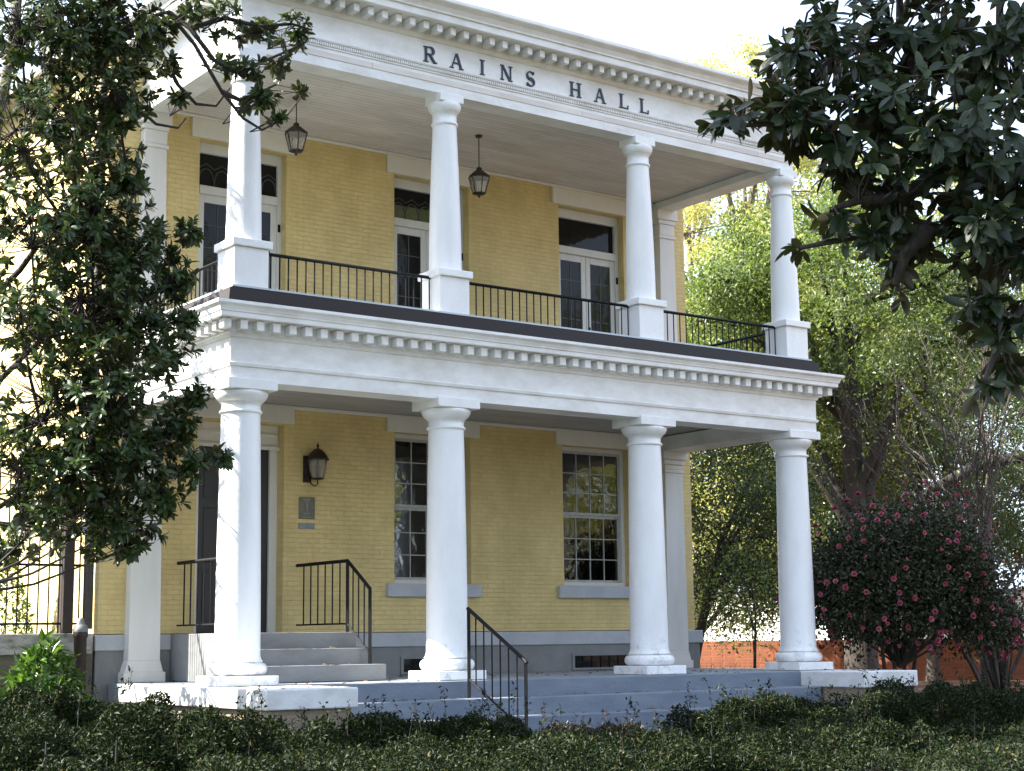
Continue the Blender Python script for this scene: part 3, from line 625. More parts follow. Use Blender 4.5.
# --- left magnolia: trunk in front of the garden wall, crown climbing past the cornice
MAGL = leafmat('magnolia leaf', (.011, .026, .007), (.038, .068, .015), .12, .42, (.05, .05, .02), (.12, .17, .03), .3)
BARKG = barkmat('grey bark', (.06, .05, .04), (.20, .17, .14))
BARKD = barkmat('dark bark', (.018, .014, .011), (.05, .04, .032))
TY = .2
tb = at(-75, 690, TY)
lm = thing('magnolia_tree', (tb.x, TY, GZ), 'tall narrow magnolia at the left corner, its leaves covering the end of the portico', 'tree')
trunk_pts = [Vector((tb.x, TY, GZ-.1)), at(-62, 600, TY), at(-55, 480, TY), at(-38, 330, TY-.1), at(-15, 180, TY-.2), at(10, 60, TY-.3), at(25, -60, TY-.3), at(35, -200, TY-.3)]
MB().tube(trunk_pts, [.15, .125, .12, .10, .085, .065, .045, .02], 12).build('trunk', BARKG, lm)
YS = -1.9
boughs = [[trunk_pts[1], at(-20, 520, -.6), at(25, 490, -.9), at(70, 470, -1.0), at(120, 455, -1.4), at(165, 440, -1.7)], [trunk_pts[2], at(0, 380, -.6), at(40, 340, -.9), at(95, 325, -1), at(140, 305, -1.4), at(170, 285, -1.7)],
          [trunk_pts[3], at(20, 270, -.7), at(60, 215, -.9), at(100, 190, -1.0), at(128, 172, -1.3)], [trunk_pts[4], at(30, 130, -.7), at(70, 95, -.9), at(104, 60, -.9)], [trunk_pts[2], at(-10, 440, -.6), at(40, 420, -.9), at(100, 395, -1.1), at(150, 370, -1.6)]]
attach = trunk_pts+[q for bq in boughs for q in bq[1:]]
blobs = [  # px, py, radius px, y of the plane, whorls
    (20, 20, 60, .3, 40), (75, 30, 55, .6, 40), (120, 20, 40, .2, 22), (15, 130, 55, .2, 30), (75, 120, 60, .8, 44), (118, 95, 32, .1, 16),
    (30, 220, 60, .4, 36), (90, 210, 52, .6, 40), (128, 175, 22, -.6, 10), (20, 310, 55, .5, 24), (80, 300, 60, .8, 44), (130, 262, 38, -.7, 22), (160, 245, 22, -1.2, 9),
    (172, 278, 22, -1.2, 10), (140, 320, 42, -.9, 24), (188, 232, 12, -1.3, 4), (45, 400, 62, .7, 42), (110, 390, 55, .1, 44), (165, 350, 28, -1.2, 13), (185, 320, 14, -1.4, 4),
    (20, 470, 50, .6, 22), (80, 470, 55, .6, 42), (135, 455, 48, -.6, 34), (175, 425, 26, -1.3, 12), (190, 465, 20, -1.3, 7), (222, 458, 10, -1.4, 3), (198, 395, 12, -1.4, 4),
    (105, 525, 32, -.3, 14), (140, 520, 28, -.8, 12), (165, 495, 20, -1.2, 7), (128, 548, 14, -.8, 4), (40, 525, 30, .4, 8), (-60, 100, 70, -.7, 30), (-70, 260, 70, -.6, 30), (-60, 400, 60, -.6, 24), (12, 545, 26, 2.9, 5), (45, 520, 22, 2.6, 4), (-40, 560, 40, 2.4, 8), (62, 500, 26, 3.1, 6), (95, 508, 24, 2.9, 7), (35, 490, 24, 3.2, 4), (100, 465, 24, 2.9, 6), (118, 530, 14, 2.7, 3), (60, 250, 26, 3.2, 5), (95, 215, 24, 2.9, 5), (40, 330, 24, 3.2, 5), (82, 385, 26, 3.0, 6), (60, 120, 26, 3.1, 5), (100, 150, 22, 2.9, 5), (95, 320, 22, 2.8, 5), (50, 30, 26, 3.1, 5), (70, 540, 16, 3.1, 2),
    (50, -60, 70, .6, 40), (120, -70, 60, .3, 30), (60, -180, 70, .5, 30), (190, 10, 20, -1.0, 7), (225, 20, 24, -1.1, 11), (262, 30, 20, -1.2, 8), (292, 28, 16, -1.2, 6),
    (225, 62, 16, -1.0, 5), (250, 68, 16, -1.2, 6), (280, 60, 14, -1.2, 5), (305, 42, 9, -1.2, 3), (262, 95, 14, -1.1, 6), (245, 108, 10, -1.1, 3), (278, 118, 9, -1.1, 3), (300, 92, 6, -1.1, 2),
    (168, 62, 12, -.9, 3), (140, 60, 20, -.4, 7), (180, 98, 7, -.9, 2), (158, 30, 16, -.8, 6)]
tips, dirs, twigs = [], [], MB()
for bq in boughs: twigs.tube(bq, [.04, .033, .026, .02, .015, .01][:len(bq)], 8)
for px, py, r, yy, k in blobs:
    c = at(px, py, yy+(YS if px > -10 and yy > -.2 else YS*.35 if yy > -.75 and px > -10 else 0)); R_ = r/78.0
    base = min(attach, key=lambda q: (q-(c-Vector((0, 0, .5*R_+.35)))).length + (2 if q.z > c.z+.1 else 0))
    mid = (base+c)/2+Vector((0, 0, -.12)); hub = [mid*.4+c*.6, c]
    if px < 135 or r > 24: twigs.tube([base, mid, c], [.022, .016, .008], 6)
    for _ in range(int(k*(3.4 if yy > 2.3 else 1.45 if px < 62 else 1.5 if px > 185 and py < 140 else 2.8))):
        d = rand_dirs(1)[0]; s = R_*rng.uniform(.15, 1.05)**.6; tp = np.array(c)+d*s*np.array([1, 1.15, 1])
        if tp[0] > -.78 and tp[1] > -.80: tp[1] = -.82-rng.uniform(0, .3)
        if tp[1] > 2.6 and tp[0] > -.9: continue
        tips.append(tp); dd = d+np.array([0, 0, .35]); dirs.append(dd)
        h = np.array(hub[rng.integers(0, 2)]); mm = (h+tp)/2+rng.normal(size=3)*.04
        twigs.tube([tuple(h), tuple(mm), tuple(tp)], [.008, .006, .004], 4, caps=False)
P, A, Uu = whorls(tips, dirs, 13, .13, .4, .95, .7)
k = len(P); leaves('crown', P, A, Uu, rng.uniform(.085, .16, k), rng.uniform(.036, .058, k), MAGL, lm)
for chain in (  # long bare boughs reaching across the cornice
    [(104, 60, -.9), (140, 20, -.8), (168, 12, -.8), (195, 45, -1.05), (222, 92, -1.1), (243, 118, -1.1), (262, 130, -1.1), (285, 118, -1.1), (302, 96, -1.1)],
    [(168, 12, -.8), (190, 28, -1), (214, 60, -1.1), (240, 75, -1.15), (262, 62, -1.2), (290, 50, -1.2), (306, 42, -1.2)],
    [(150, 16, -.8), (160, 50, -.85), (178, 85, -.9), (196, 104, -.9), (216, 106, -.95), (230, 88, -1)],
    [(104, 60, -.9), (122, 50, -.9), (131, 82, -.9), (140, 110, -.9), (156, 124, -.9), (178, 128, -.9), (186, 118, -.9)],
    [(190, 28, -1), (225, 18, -1.1), (258, 26, -1.2), (292, 24, -1.2), (312, 30, -1.2)],
    [(222, 92, -1.1), (240, 100, -1.1), (262, 92, -1.1), (276, 84, -1.15)]):
    pts = [at(*c) for c in chain]; nn = len(pts)
    twigs.tube(pts, [.030*(1-i/nn)+.006 for i in range(nn)], 7)
twigs.build('branches', BARKD, lm); close(lm)

# --- near magnolia bough, upper right, about ten metres from the camera
MAGR = leafmat('broad magnolia leaf', (.007, .016, .006), (.022, .036, .012), .08, .40, (.042, .034, .016), (.07, .11, .02), .3)
root = ground_at(1290, 11.5)
rm = thing('magnolia_tree', root, 'near magnolia with broad dark leaves hanging into the upper right of the view', 'tree')
tr = [root, root+Vector((0, 0, 2)), root+Vector((-.1, .1, 4)), root+Vector((-.1, .1, 6.2)), root+Vector((0, 0, 8.5))]
MB().tube(tr, [.26, .2, .17, .12, .03], 12).build('trunk', BARKD, rm)
tips, dirs, twigs = [], [], MB()
rb = [(815, 55, 45, 9.6, 10), (775, 95, 20, 9.4, 4), (800, 130, 28, 9.5, 6), (860, 40, 60, 9.8, 18), (880, 110, 60, 9.4, 20), (940, 40, 70, 9.8, 22), (1000, 60, 70, 9.6, 22), (950, 130, 70, 9.2, 24), (1010, 160, 65, 9.4, 22),
      (850, 165, 38, 9.6, 8), (905, 190, 50, 9.5, 13), (965, 220, 55, 9.3, 18), (1015, 250, 55, 9.5, 18), (915, 240, 26, 9.6, 5), (1000, 320, 36, 9.5, 9), (1015, 370, 22, 9.6, 4), (985, 385, 14, 9.3, 2), (975, 300, 22, 9.4, 4),
      (790, 62, 26, 9.5, 5), (786, 115, 24, 9.4, 5), (818, 92, 28, 9.6, 6), (832, 150, 24, 9.5, 4), (740, 122, 16, 9.3, 2), (712, 118, 10, 9.3, 2), (750, 100, 8, 9.3, 1), (800, 246, 8, 9.5, 1), (838, 208, 20, 9.5, 3), (872, 236, 14, 9.5, 2), (895, 268, 16, 9.4, 3), (905, 300, 8, 9.4, 1), (845, 230, 10, 9.5, 1),
      (900, -50, 80, 10, 22), (1000, -60, 90, 10, 24), (1090, 60, 80, 10, 26), (1090, 200, 80, 10, 26), (1080, 330, 60, 10, 14), (1180, 100, 90, 10.6, 24), (1180, 260, 90, 10.8, 22), (1050, -160, 100, 10.8, 26), (1250, 0, 110, 12, 26), (1350, 200, 110, 12.5, 24), (1300, -160, 110, 12, 26), (1150, -260, 110, 12, 26)]
limbs = [[(1235, 260, 11), (1120, 230, 10.2), (1020, 200, 9.6), (950, 165, 9.4), (880, 130, 9.4), (820, 122, 9.4), (770, 124, 9.3), (735, 126, 9.3)],
         [(1235, 100, 11), (1120, 70, 10.3), (1000, 40, 9.8), (900, 40, 9.8), (835, 55, 9.6), (800, 45, 9.6)],
         [(1020, 200, 9.6), (980, 240, 9.4), (930, 228, 9.5), (880, 232, 9.5), (838, 240, 9.5), (800, 248, 9.5)],
         [(1235, 330, 11), (1110, 300, 10), (1030, 300, 9.6), (1000, 340, 9.5), (985, 380, 9.3)], [(950, 165, 9.4), (900, 200, 9.5), (860, 200, 9.5), (835, 208, 9.5)], [(930, 228, 9.5), (905, 255, 9.4), (895, 285, 9.4)]]
lp = []
for L in limbs:
    pts = [atd(*c) for c in L]; nn = len(pts); twigs.tube(pts, [.055*(1-i/nn)**1.3+.007 for i in range(nn)], 8); lp += pts
for px, py, r, dd, k in rb:
    c = atd(px, py, dd); R_ = r*dd/FPX; near = min(lp+tr, key=lambda q: (q-c).length)
    if (near-c).length > .6: twigs.tube([near, (near+c)/2+Vector((0, 0, .05)), c], [.03, .02, .01], 6); near = c
    for _ in range(int(k*1.6)):
        d = rand_dirs(1)[0]; tp = np.array(c)+d*R_*rng.uniform(.2, 1.0)*np.array([1, 1, 1]) + np.array(FW)*rng.uniform(-.5, .5)*min(1, r/40)
        dirv = (tp-np.array(near)); dirv = dirv/max(.01, np.linalg.norm(dirv))+d*.5+np.array([-.15, 0, .12]); tips.append(tp); dirs.append(dirv)
        twigs.tube([tuple(near), tuple((np.array(near)+tp)/2+rng.normal(size=3)*.03), tuple(tp)], [.009, .007, .005], 5, caps=False)
P, A, Uu = whorls(tips, dirs, 10, .17, .4, .95, .8, .38)
k = len(P); leaves('crown', P, A, Uu, rng.uniform(.09, .175, k), rng.uniform(.036, .062, k), MAGR, rm, fold=.25, droop=.2)
twigs.build('branches', BARKD, rm); close(rm)

# --- trees of the right-hand background
def clump_tree(name, root, label, cat, height, crown_r, z0, m, bark, n_clumps, per, leaf=.10, trunk_r=.2, lean=(0, 0), sq=(1, 1, 1), clump=.9, group=None, forks=7):
    t = thing(name, root, label, cat, group)
    top = root+Vector((lean[0], lean[1], height*.9)); ctr = root+Vector((lean[0]*.6, lean[1]*.6, (z0+height)/2)); hh = (height-z0)/2
    tp = [root+Vector((0, 0, -.1)), root+Vector((lean[0]*.15, lean[1]*.15, height*.25))+Vector(rng.normal(size=3)*.1), root+Vector((lean[0]*.5, lean[1]*.5, height*.55))+Vector(rng.normal(size=3)*.15), top]
    MB().tube(tp, [trunk_r, trunk_r*.8, trunk_r*.5, trunk_r*.1], 12).build('trunk', bark, t)
    br = MB(); C_ = []
    for k in range(n_clumps):
        d = rand_dirs(1)[0]; s = rng.uniform(.25, 1)**.5; C_.append(np.array(ctr)+d*s*np.array([crown_r*sq[0], crown_r*sq[1], hh]))
    C_ = np.array(C_)
    hubs = []
    for k in range(forks):
        j = rng.integers(0, n_clumps); e = Vector(C_[j]); s = tp[1].lerp(tp[2], rng.uniform(0, 1)) if rng.random() < .7 else tp[2].lerp(tp[3], rng.uniform(0, .6))
        mid = (s+e)/2+Vector((0, 0, .12*height*rng.uniform(.2, .8))); br.tube([s, mid, e], [trunk_r*.38, trunk_r*.25, trunk_r*.08], 7); hubs += [mid, e, (mid+e)/2]
    hubs += [tp[2], tp[3]]
    for c in C_:
        h = min(hubs, key=lambda q: (q-Vector(c)).length); br.tube([h, (h+Vector(c))/2+Vector(rng.normal(size=3)*.15), Vector(c)], [trunk_r*.12, trunk_r*.08, trunk_r*.03], 5, caps=False)
    br.build('branches', bark, t)
    rad = clump*rng.uniform(.55, 1.35, n_clumps); cnt = (.85*per*(rad/clump)**2).astype(int)
    P = np.concatenate([c+rng.normal(size=(k, 3))*r*np.array([.43, .43, .32]) for c, r, k in zip(C_, rad, cnt)])
    k = len(P); leaves('crown', P, rand_dirs(k)+np.array([0, 0, -.3]), rand_dirs(k)+np.array([0, 0, .8]), leaf*rng.uniform(.6, 1.4, k), leaf*.55*rng.uniform(.6, 1.3, k), m, t, 'small', .3, .1)
    close(t); return t
LYEL = leafmat('yellow green leaf', (.22, .23, .085), (.42, .41, .19), .5, .45)
LGRN = leafmat('fresh green leaf', (.05, .078, .022), (.145, .185, .058), .45, .45)
LDRK = leafmat('dark green leaf', (.022, .040, .012), (.06, .085, .022), .25, .4)
LGLD = leafmat('golden leaf', (.30, .29, .13), (.46, .43, .22), .5, .5)
LOLV = leafmat('olive leaf', (.048, .066, .024), (.125, .150, .055), .4, .5)
clump_tree('broadleaf_tree', ground_at(684, 46), 'sunlit yellow green tree behind the balcony, between the pilaster and end column', 'tree', 13.5, 4.6, 2.6, LYEL, BARKD, 130, 640, .14, .25, lean=(3.6, -2.2))
clump_tree('broadleaf_tree', ground_at(860, 40), 'large green tree with thick grey trunk rising behind the camellia', 'tree', 13, 4.6, 6.3, LGRN, BARKD, 120, 620, .125, .45, forks=12)
clump_tree('broadleaf_tree', ground_at(800, 56), 'dense mid green tree far behind the end of the portico', 'tree', 15.5, 5.0, 3, LOLV, BARKG, 120, 470, .17, .3)
clump_tree('broadleaf_tree', ground_at(683, 34), 'dark green tree low behind the right pilaster, under the balcony', 'tree', 6.2, 1.7, 1.7, LDRK, BARKD, 60, 430, .09, .13, lean=(1.7, -1.0))
clump_tree('broadleaf_tree', ground_at(760, 62), 'golden topped tree showing over the roof cornice beside the near magnolia', 'tree', 25, 4.5, 15.5, LGLD, BARKG, 60, 420, .18, .35)
clump_tree('broadleaf_tree', ground_at(960, 52), 'olive tree with airy crown standing behind the bare stems on the right', 'tree', 14, 5.2, 2.8, LOLV, BARKD, 90, 360, .13, .28)
clump_tree('broadleaf_tree', ground_at(900, 66), 'tall yellowish tree glimpsed through the near magnolia leaves', 'tree', 24, 7.5, 9, LYEL, BARKG, 100, 300, .2, .4)
clump_tree('broadleaf_tree', ground_at(1065, 46), 'green tree at the right edge, behind the bare crape myrtle', 'tree', 13, 4.6, 2.6, LGRN, BARKD, 90, 340, .13, .28)
clump_tree('broadleaf_tree', ground_at(700, 70), 'pale bare tree with sparse twigs above the flat portico roof', 'tree', 27, 4.0, 17, LYEL, BARKG, 30, 14, .12, .3)
clump_tree('broadleaf_tree', ground_at(676, 38), 'small bright green tree peeping out beside the right pilaster', 'tree', 4.6, 1.5, 1.3, LYEL, BARKD, 34, 330, .09, .10, lean=(1.9, -1.2))
clump_tree('broadleaf_tree', ground_at(930, 44), 'dark leafy tree filling the space just behind the camellia', 'tree', 8.5, 3.4, 1.4, LDRK, BARKD, 90, 420, .11, .2)
clump_tree('broadleaf_tree', ground_at(835, 48), 'olive green tree between the end column and the camellia', 'tree', 9.5, 3.2, 1.8, LOLV, BARKD, 90, 460, .12, .2)
# slim sapling in front of the orange wall
clump_tree('sapling', ground_at(746, 31), 'slim young tree with few leaves between the right pilaster and end column', 'tree', 3.4, .8, 1.5, LGRN, BARKD, 22, 55, .07, .04, lean=(.2, .1), forks=5)

# trees over the lawn facing the hall: the glass reflects them
for (x, y, hgt, lab) in ((30, -29, 17, 'lawn tree facing the right hand window'), (23, -38, 19, 'tall lawn tree opposite the left hand window'), (40, -33, 20, 'far lawn tree opposite the balcony end'), (15, -42, 20, 'lawn tree opposite the middle of the portico'), (35, -44, 23, 'tallest lawn tree in the second row'), (50, -42, 23, 'last lawn tree of the second row')):
    clump_tree('lawn_tree', Vector((x, y, GZ)), lab, 'tree', hgt, 5.5, 1.5, LYEL, BARKD, 90, 330, .26, .35)

clump_tree('added_shade_tree', Vector((-11.8, -8.0, GZ)), 'tall unseen tree added left of the viewer to shade the near magnolia', 'tree', 17, 4.6, 9.5, LDRK, BARKD, 90, 380, .2, .35)  # added out of view, along the sun ray to the near bough
clump_tree('added_shade_tree', Vector((3.5, -15.2, GZ)), 'spreading unseen tree added right of the viewer to shade the hedges', 'tree', 16, 5.5, 9, LDRK, BARKD, 100, 380, .2, .35, lean=(-1, 2.2))  # added canopy above the view, keeps sky light off hedges and bough
# --- crape myrtle: bare fan of stems
MYR = barkmat('myrtle bark', (.03, .024, .02), (.09, .072, .06))
root = ground_at(985, 30)
cm = thing('crape_myrtle', root, 'bare crape myrtle with a fan of thin upright grey stems right of the camellia', 'tree')
base = MB(); stems = MB(); ends = []
MB().tube([root+Vector((.15, 0, -.1)), root+Vector((.18, .05, 1.2)), root+Vector((.22, .1, 2.3)), root+Vector((.5, .2, 3.6))], [.22, .19, .16, .10], 10).build('trunk', MYR, cm)
def grow(p, d, L, r, depth):
    q = p; pts = [p]
    for _ in range(3):
        d = (d+Vector(rng.normal(size=3)*.13)+Vector((0, 0, .06))).normalized(); q = q+d*L/3; pts.append(q)
    stems.tube(pts, [r, r*.85, r*.7, r*.55], 5, caps=False)
    if depth == 0: ends.append(q); return
    for _ in range(2 if depth != 2 else 3):
        a = (d+Vector(rng.normal(size=3)*.36)).normalized(); grow(pts[rng.integers(2, 4)], a, L*rng.uniform(.65, .9), r*.58, depth-1)
for k in range(15):
    a = rng.uniform(-1, 1); grow(root+Vector((rng.uniform(-.3, .3), rng.uniform(-.3, .3), .3 if k < 6 else 2.0)), Vector((a*.42-.12, rng.uniform(-.3, .3), 1)).normalized(), 2.0, .045, 4)
stems.build('stems', MYR, cm)
E_ = np.array([tuple(e) for e in ends]); P = np.repeat(E_, 3, 0)+rng.normal(size=(len(E_)*3, 3))*.14; k = len(P)
leaves('leaves', P, rand_dirs(k), rand_dirs(k), rng.uniform(.04, .08, k), rng.uniform(.02, .04, k), LOLV, cm, 'small'); close(cm)
SHADELIMB = barkmat('shaded limb bark', (.006, .005, .004), (.022, .018, .014))  # darker than the trunk's bark: shade on the limb put into its colour
# heavy leaning limb behind it
root = ground_at(1130, 36)
lb = thing('leaning_tree', root, 'dark tree whose thick limb leans in horizontally from the right edge', 'tree')
MB().tube([root, root+Vector((0, 0, 2.2)), root+Vector((-.3, 0, 3.6)), root+Vector((.2, .4, 7))], [.4, .32, .28, .1], 10).build('trunk', BARKD, lb)
MB().tube([root+Vector((-.2, 0, 3.3)), atd(1040, 455, 36), atd(985, 462, 36), atd(930, 490, 36), atd(905, 520, 36)], [.20, .17, .14, .10, .05], 8).tube([atd(985, 462, 36), atd(930, 420, 36), atd(900, 380, 36.5)], [.10, .07, .03], 7).build('limb', SHADELIMB, lb)
P = np.array([tuple(root+Vector((.1, .2, 6.5)))])+rng.normal(size=(9000, 3))*np.array([2.4, 1.6, 1.1])+np.array([-1.2, -.6, 0]); k = len(P)
leaves('crown', P, rand_dirs(k), rand_dirs(k), rng.uniform(.06, .13, k), rng.uniform(.04, .07, k), LDRK, lb, 'small'); close(lb)

# --- camellia
def shrub_leaves(ctr, rx, ry, rz, nl, leaf, bump_n=26, bump_r=.35, fill=.35, seed=1):
    r_ = np.random.default_rng(seed); D = norm(r_.normal(size=(bump_n, 3))); D[:, 2] = np.abs(D[:, 2])*1.0-.25*(r_.random(bump_n) < .4)
    Cn = np.array(ctr)+D*np.array([rx, ry, rz])*r_.uniform(.55, .95, (bump_n, 1))
    j = r_.integers(0, bump_n, nl); d = norm(r_.normal(size=(nl, 3))); P = Cn[j]+d*(bump_r*np.array([rx, ry, rz]))*(r_.uniform(fill, 1.05, (nl, 1)))*r_.uniform(.85, 1.2, (nl, 1))
    return P, d, Cn
CAML = leafmat('camellia leaf', (.016, .020, .010), (.038, .042, .020), .08, .5, None, (.06, .09, .02), .25)
PINK = leafmat('camellia petal', (.22, .03, .055), (.38, .09, .135), .2, .5, None, (.6, .1, .2))
cr = ground_at(899, 27.2)
ca = thing('camellia_bush', cr, 'large rounded dark camellia bush covered in pink blooms right of the portico', 'bush')
P, d, Cn = shrub_leaves((cr.x, cr.y, GZ+1.86), 1.84, 1.6, 1.74, 54000, .07, 60, .36, .2, 3)
k = len(P); leaves('leaves', P, d+rand_dirs(k)*.8, rand_dirs(k)+np.array([0, 0, .9]), rng.uniform(.05, .09, k), rng.uniform(.028, .045, k), CAML, ca, 'big', .3, .15)
stm = MB()
for a in (-.35, -.1, .15, .4):
    b0 = cr+Vector((a*.5, a*.2, -.1)); stm.tube([b0, b0+Vector((a*.6, .05, .7)), b0+Vector((a*1.6, a*.4, 1.9))], [.05, .04, .02], 7)
for c in Cn: stm.tube([cr+Vector((0, 0, .9)), (Vector(c)+cr+Vector((0, 0, .9)))/2, Vector(c)], [.02, .014, .006], 5, caps=False)
stm.build('stems', BARKD, ca)
def flower_mesh():
    V, F = [], []
    for ringn, (cnt, rr, tilt) in enumerate(((6, .052, .25), (5, .036, .8), (4, .02, 1.2))):
        for q in range(cnt):
            a = 2*math.pi*q/cnt+ringn*.5; ca_, sa = math.cos(a), math.sin(a); w = rr*.6
            o = len(V)
            for (u, vv) in ((0, 0), (.6, -w), (1, -w*.35), (1, w*.35), (.6, w)):
                rad = u*rr*math.cos(tilt); hh = u*rr*math.sin(tilt)+ringn*.004
                V.append((ca_*rad-sa*vv, sa*rad+ca_*vv, hh))
            F.append(tuple(range(o, o+5)))
    me = bpy.data.meshes.new('flower'); me.from_pydata(V, [], F); me.materials.append(PINK); return me
fm = flower_mesh(); fr_ = np.random.default_rng(11)
ctr = np.array([cr.x, cr.y, GZ+1.86]); ext = np.array([1.84, 1.6, 1.74]); Q = (P-ctr)/ext; QR = np.linalg.norm(Q, axis=1); QD = Q/QR[:, None]
tocam = np.array(CAM)-ctr; tocam[2] = 0; tocam /= np.linalg.norm(tocam)
def outer(front):
    while True:
        d = fr_.normal(size=3); d /= np.linalg.norm(d)
        if (front and d@tocam < -.05) or (not front and d@tocam > .9): continue
        if d[2] < -.55 or fr_.random() > .55+.45*math.sin(d[0]*7+d[2]*5): continue
        near = np.where(QD@d > .985)[0]
        if len(near): j = near[np.argmax(QR[near])]; return P[j], d
for _ in range(98):
    p, d = outer(True); f = bpy.data.objects.new('flower', fm); COL.objects.link(f); f.parent = ca
    dv = Vector(d)+Vector(fr_.normal(size=3)*.35); f.location = Vector(p)+Vector(d)*.03; f.rotation_euler = dv.to_track_quat('Z', 'Y').to_euler()
    sc_ = fr_.uniform(.6, 1.05); f.scale = (sc_, sc_, sc_*fr_.uniform(.8, 1.6))
V_, F_ = [], []
base_v = [tuple(v.co) for v in fm.vertices]; base_f = [tuple(pp.vertices) for pp in fm.polygons]
for q in range(760):                                            # the smaller half open blooms, past counting
    p, d = outer(q < 600); q3 = (Vector(d)+Vector(fr_.normal(size=3)*.5)).to_track_quat('Z', 'Y'); sc_ = fr_.uniform(.55, .95); o = len(V_)
    V_ += [tuple(q3 @ (Vector(v)*sc_)+Vector(p)+Vector(d)*.02) for v in base_v]; F_ += [tuple(i+o for i in f) for f in base_f]
tag(MB().add(V_, F_).build('small_blooms', PINK, ca), kind='stuff')
close(ca)
c2 = ground_at(1000, 28.6)
cb = thing('camellia_bush', c2, 'smaller camellia with a few pink blooms at the foot of the crape myrtle', 'bush')
P, d, Cn = shrub_leaves((c2.x, c2.y, GZ+1.45), .55, .55, .6, 5000, .07, 20, .42, .2, 5)
k = len(P); leaves('leaves', P, d+rand_dirs(k)*.8, rand_dirs(k)+np.array([0, 0, .9]), rng.uniform(.05, .09, k), rng.uniform(.028, .045, k), CAML, cb, 'big', .3, .15)
stm = MB()
for c in Cn: stm.tube([c2+Vector((0, 0, -.1)), (Vector(c)+c2)/2, Vector(c)], [.03, .02, .006], 5, caps=False)
stm.build('stems', BARKD, cb)
for q in range(18):
    j = fr_.integers(0, k); p = P[j]; f = bpy.data.objects.new('flower', fm); COL.objects.link(f); f.parent = cb
    dv = Vector(norm((p-np.array([c2.x, c2.y, GZ+1.5]))[None])[0]); dv += (CAM-Vector(p)).normalized()*.6; f.location = Vector(p)+dv*.06; f.rotation_euler = dv.to_track_quat('Z', 'Y').to_euler()
close(cb)

# --- low hedges and shrubs before the porch
HEDGE = leafmat('hedge leaf', (.005, .010, .0025), (.017, .028, .007), .12, .5, None, None, .15, (.07, .065, .018))
REDSH = leafmat('bronze red leaf', (.016, .011, .006), (.040, .030, .014), .12, .5)
BRIGHT = leafmat('bright shrub leaf', (.03, .07, .014), (.09, .16, .03), .25, .25)
def mound(name, label, cat, x0, x1, y0, y1, z, nl, m, leaf, seed, bumps=30, group=None, shoots=0):
    """irregular row of foliage filling x0..x1, y0..y1 up to a height z that undulates"""
    r_ = np.random.default_rng(seed); t = thing(name, ((x0+x1)/2, (y0+y1)/2, GZ), label, cat, group)
    bx = r_.uniform(x0, x1, bumps); by = r_.uniform(y0, y1, bumps); br = r_.uniform(.18, .5, bumps); bz = GZ+(z-GZ)*r_.uniform(.5, 1.22, bumps)
    def surf(px_, py_):
        h = np.full(len(px_), (z-GZ)*.42)
        for q in range(bumps): h = np.maximum(h, (bz[q]-GZ)*np.exp(-((px_-bx[q])**2+(py_-by[q])**2)/(2*br[q]**2)))
        e = np.minimum(np.minimum(px_-x0, x1-px_), np.minimum(py_-y0, y1-py_)); return h*np.clip(.35+e/.35, .35, 1)
    nf = int(nl*.4); X = r_.uniform(x0, x1, nl); Y = r_.uniform(y0, y1, nl); Y[:nf] = y0+r_.exponential(.14, nf)
    X += .1*np.sin(Y*5); h = surf(X, Y); dep = r_.exponential(.07, nl); dep[:nf] = r_.random(nf)*h[:nf]; Z = GZ+np.maximum(h-dep, .02)+r_.normal(size=nl)*.015
    P = np.stack([X, Y, Z], 1); d = norm(r_.normal(size=(nl, 3))+np.array([0, -.5, .5]))
    stm = MB()
    for q in range(bumps):
        s0 = Vector((bx[q]*.8+(x0+x1)*.1, by[q], GZ-.05)); stm.tube([s0, (bx[q], by[q], (GZ+bz[q])/2), (bx[q], by[q], GZ+(bz[q]-GZ)*.75)], [.015, .011, .006], 5, caps=False)
    SP = []
    for q in range(shoots):
        jx = r_.integers(0, bumps); s0 = Vector((bx[jx]+r_.normal()*.25, by[jx]+r_.normal()*.2, bz[jx]-.1)); e = s0+Vector((r_.normal()*.06, r_.normal()*.06, r_.uniform(.2, .42)))
        stm.tube([s0, e], [.004, .002], 4, caps=False); u = r_.uniform(.3, 1.05, (16, 1)); SP.append(np.array(s0)+(np.array(e)-np.array(s0))*u+r_.normal(size=(16, 3))*.018)
    if SP: SP = np.concatenate(SP); P = np.concatenate([P, SP]); d = np.concatenate([d, norm(r_.normal(size=SP.shape))])
    tag(stm.build('stems', BARKD, t), kind='stuff'); k = len(P)
    leaves('leaves', P, d+norm(r_.normal(size=(k, 3)))*.9, norm(r_.normal(size=(k, 3)))+np.array([0, 0, .9]), leaf*r_.uniform(.45, 1.6, k), leaf*.5*r_.uniform(.5, 1.4, k), m, t, 'small', .35, .15)
    close(t); return t
mound('low_hedge', 'dark clipped hedge at lower left, in front of the white coping', 'hedge', -4.6, -.7, -4.2, -2.4, -.20, 52000, HEDGE, .05, 21, 60, 'evergreen shrubs before the porch', 20)
mound('low_hedge', 'dark mound of shrub between the mossy wall and the left coping', 'hedge', -3.2, -1.2, -1.4, .8, -.02, 34000, HEDGE, .05, 22, 26, 'evergreen shrubs before the porch', 6)
mound('low_hedge', 'evergreen shrub in front of the left coping and the foot of the steps', 'hedge', -.7, 2.3, -3.6, -2.2, -.36, 38000, HEDGE, .05, 23, 44, 'evergreen shrubs before the porch', 34)
mound('low_hedge', 'reddish bronze shrub around the foot of the front handrail', 'hedge', 2.4, 4.0, -3.5, -2.4, -.55, 18000, REDSH, .05, 24, 22, 'evergreen shrubs before the porch', 18)
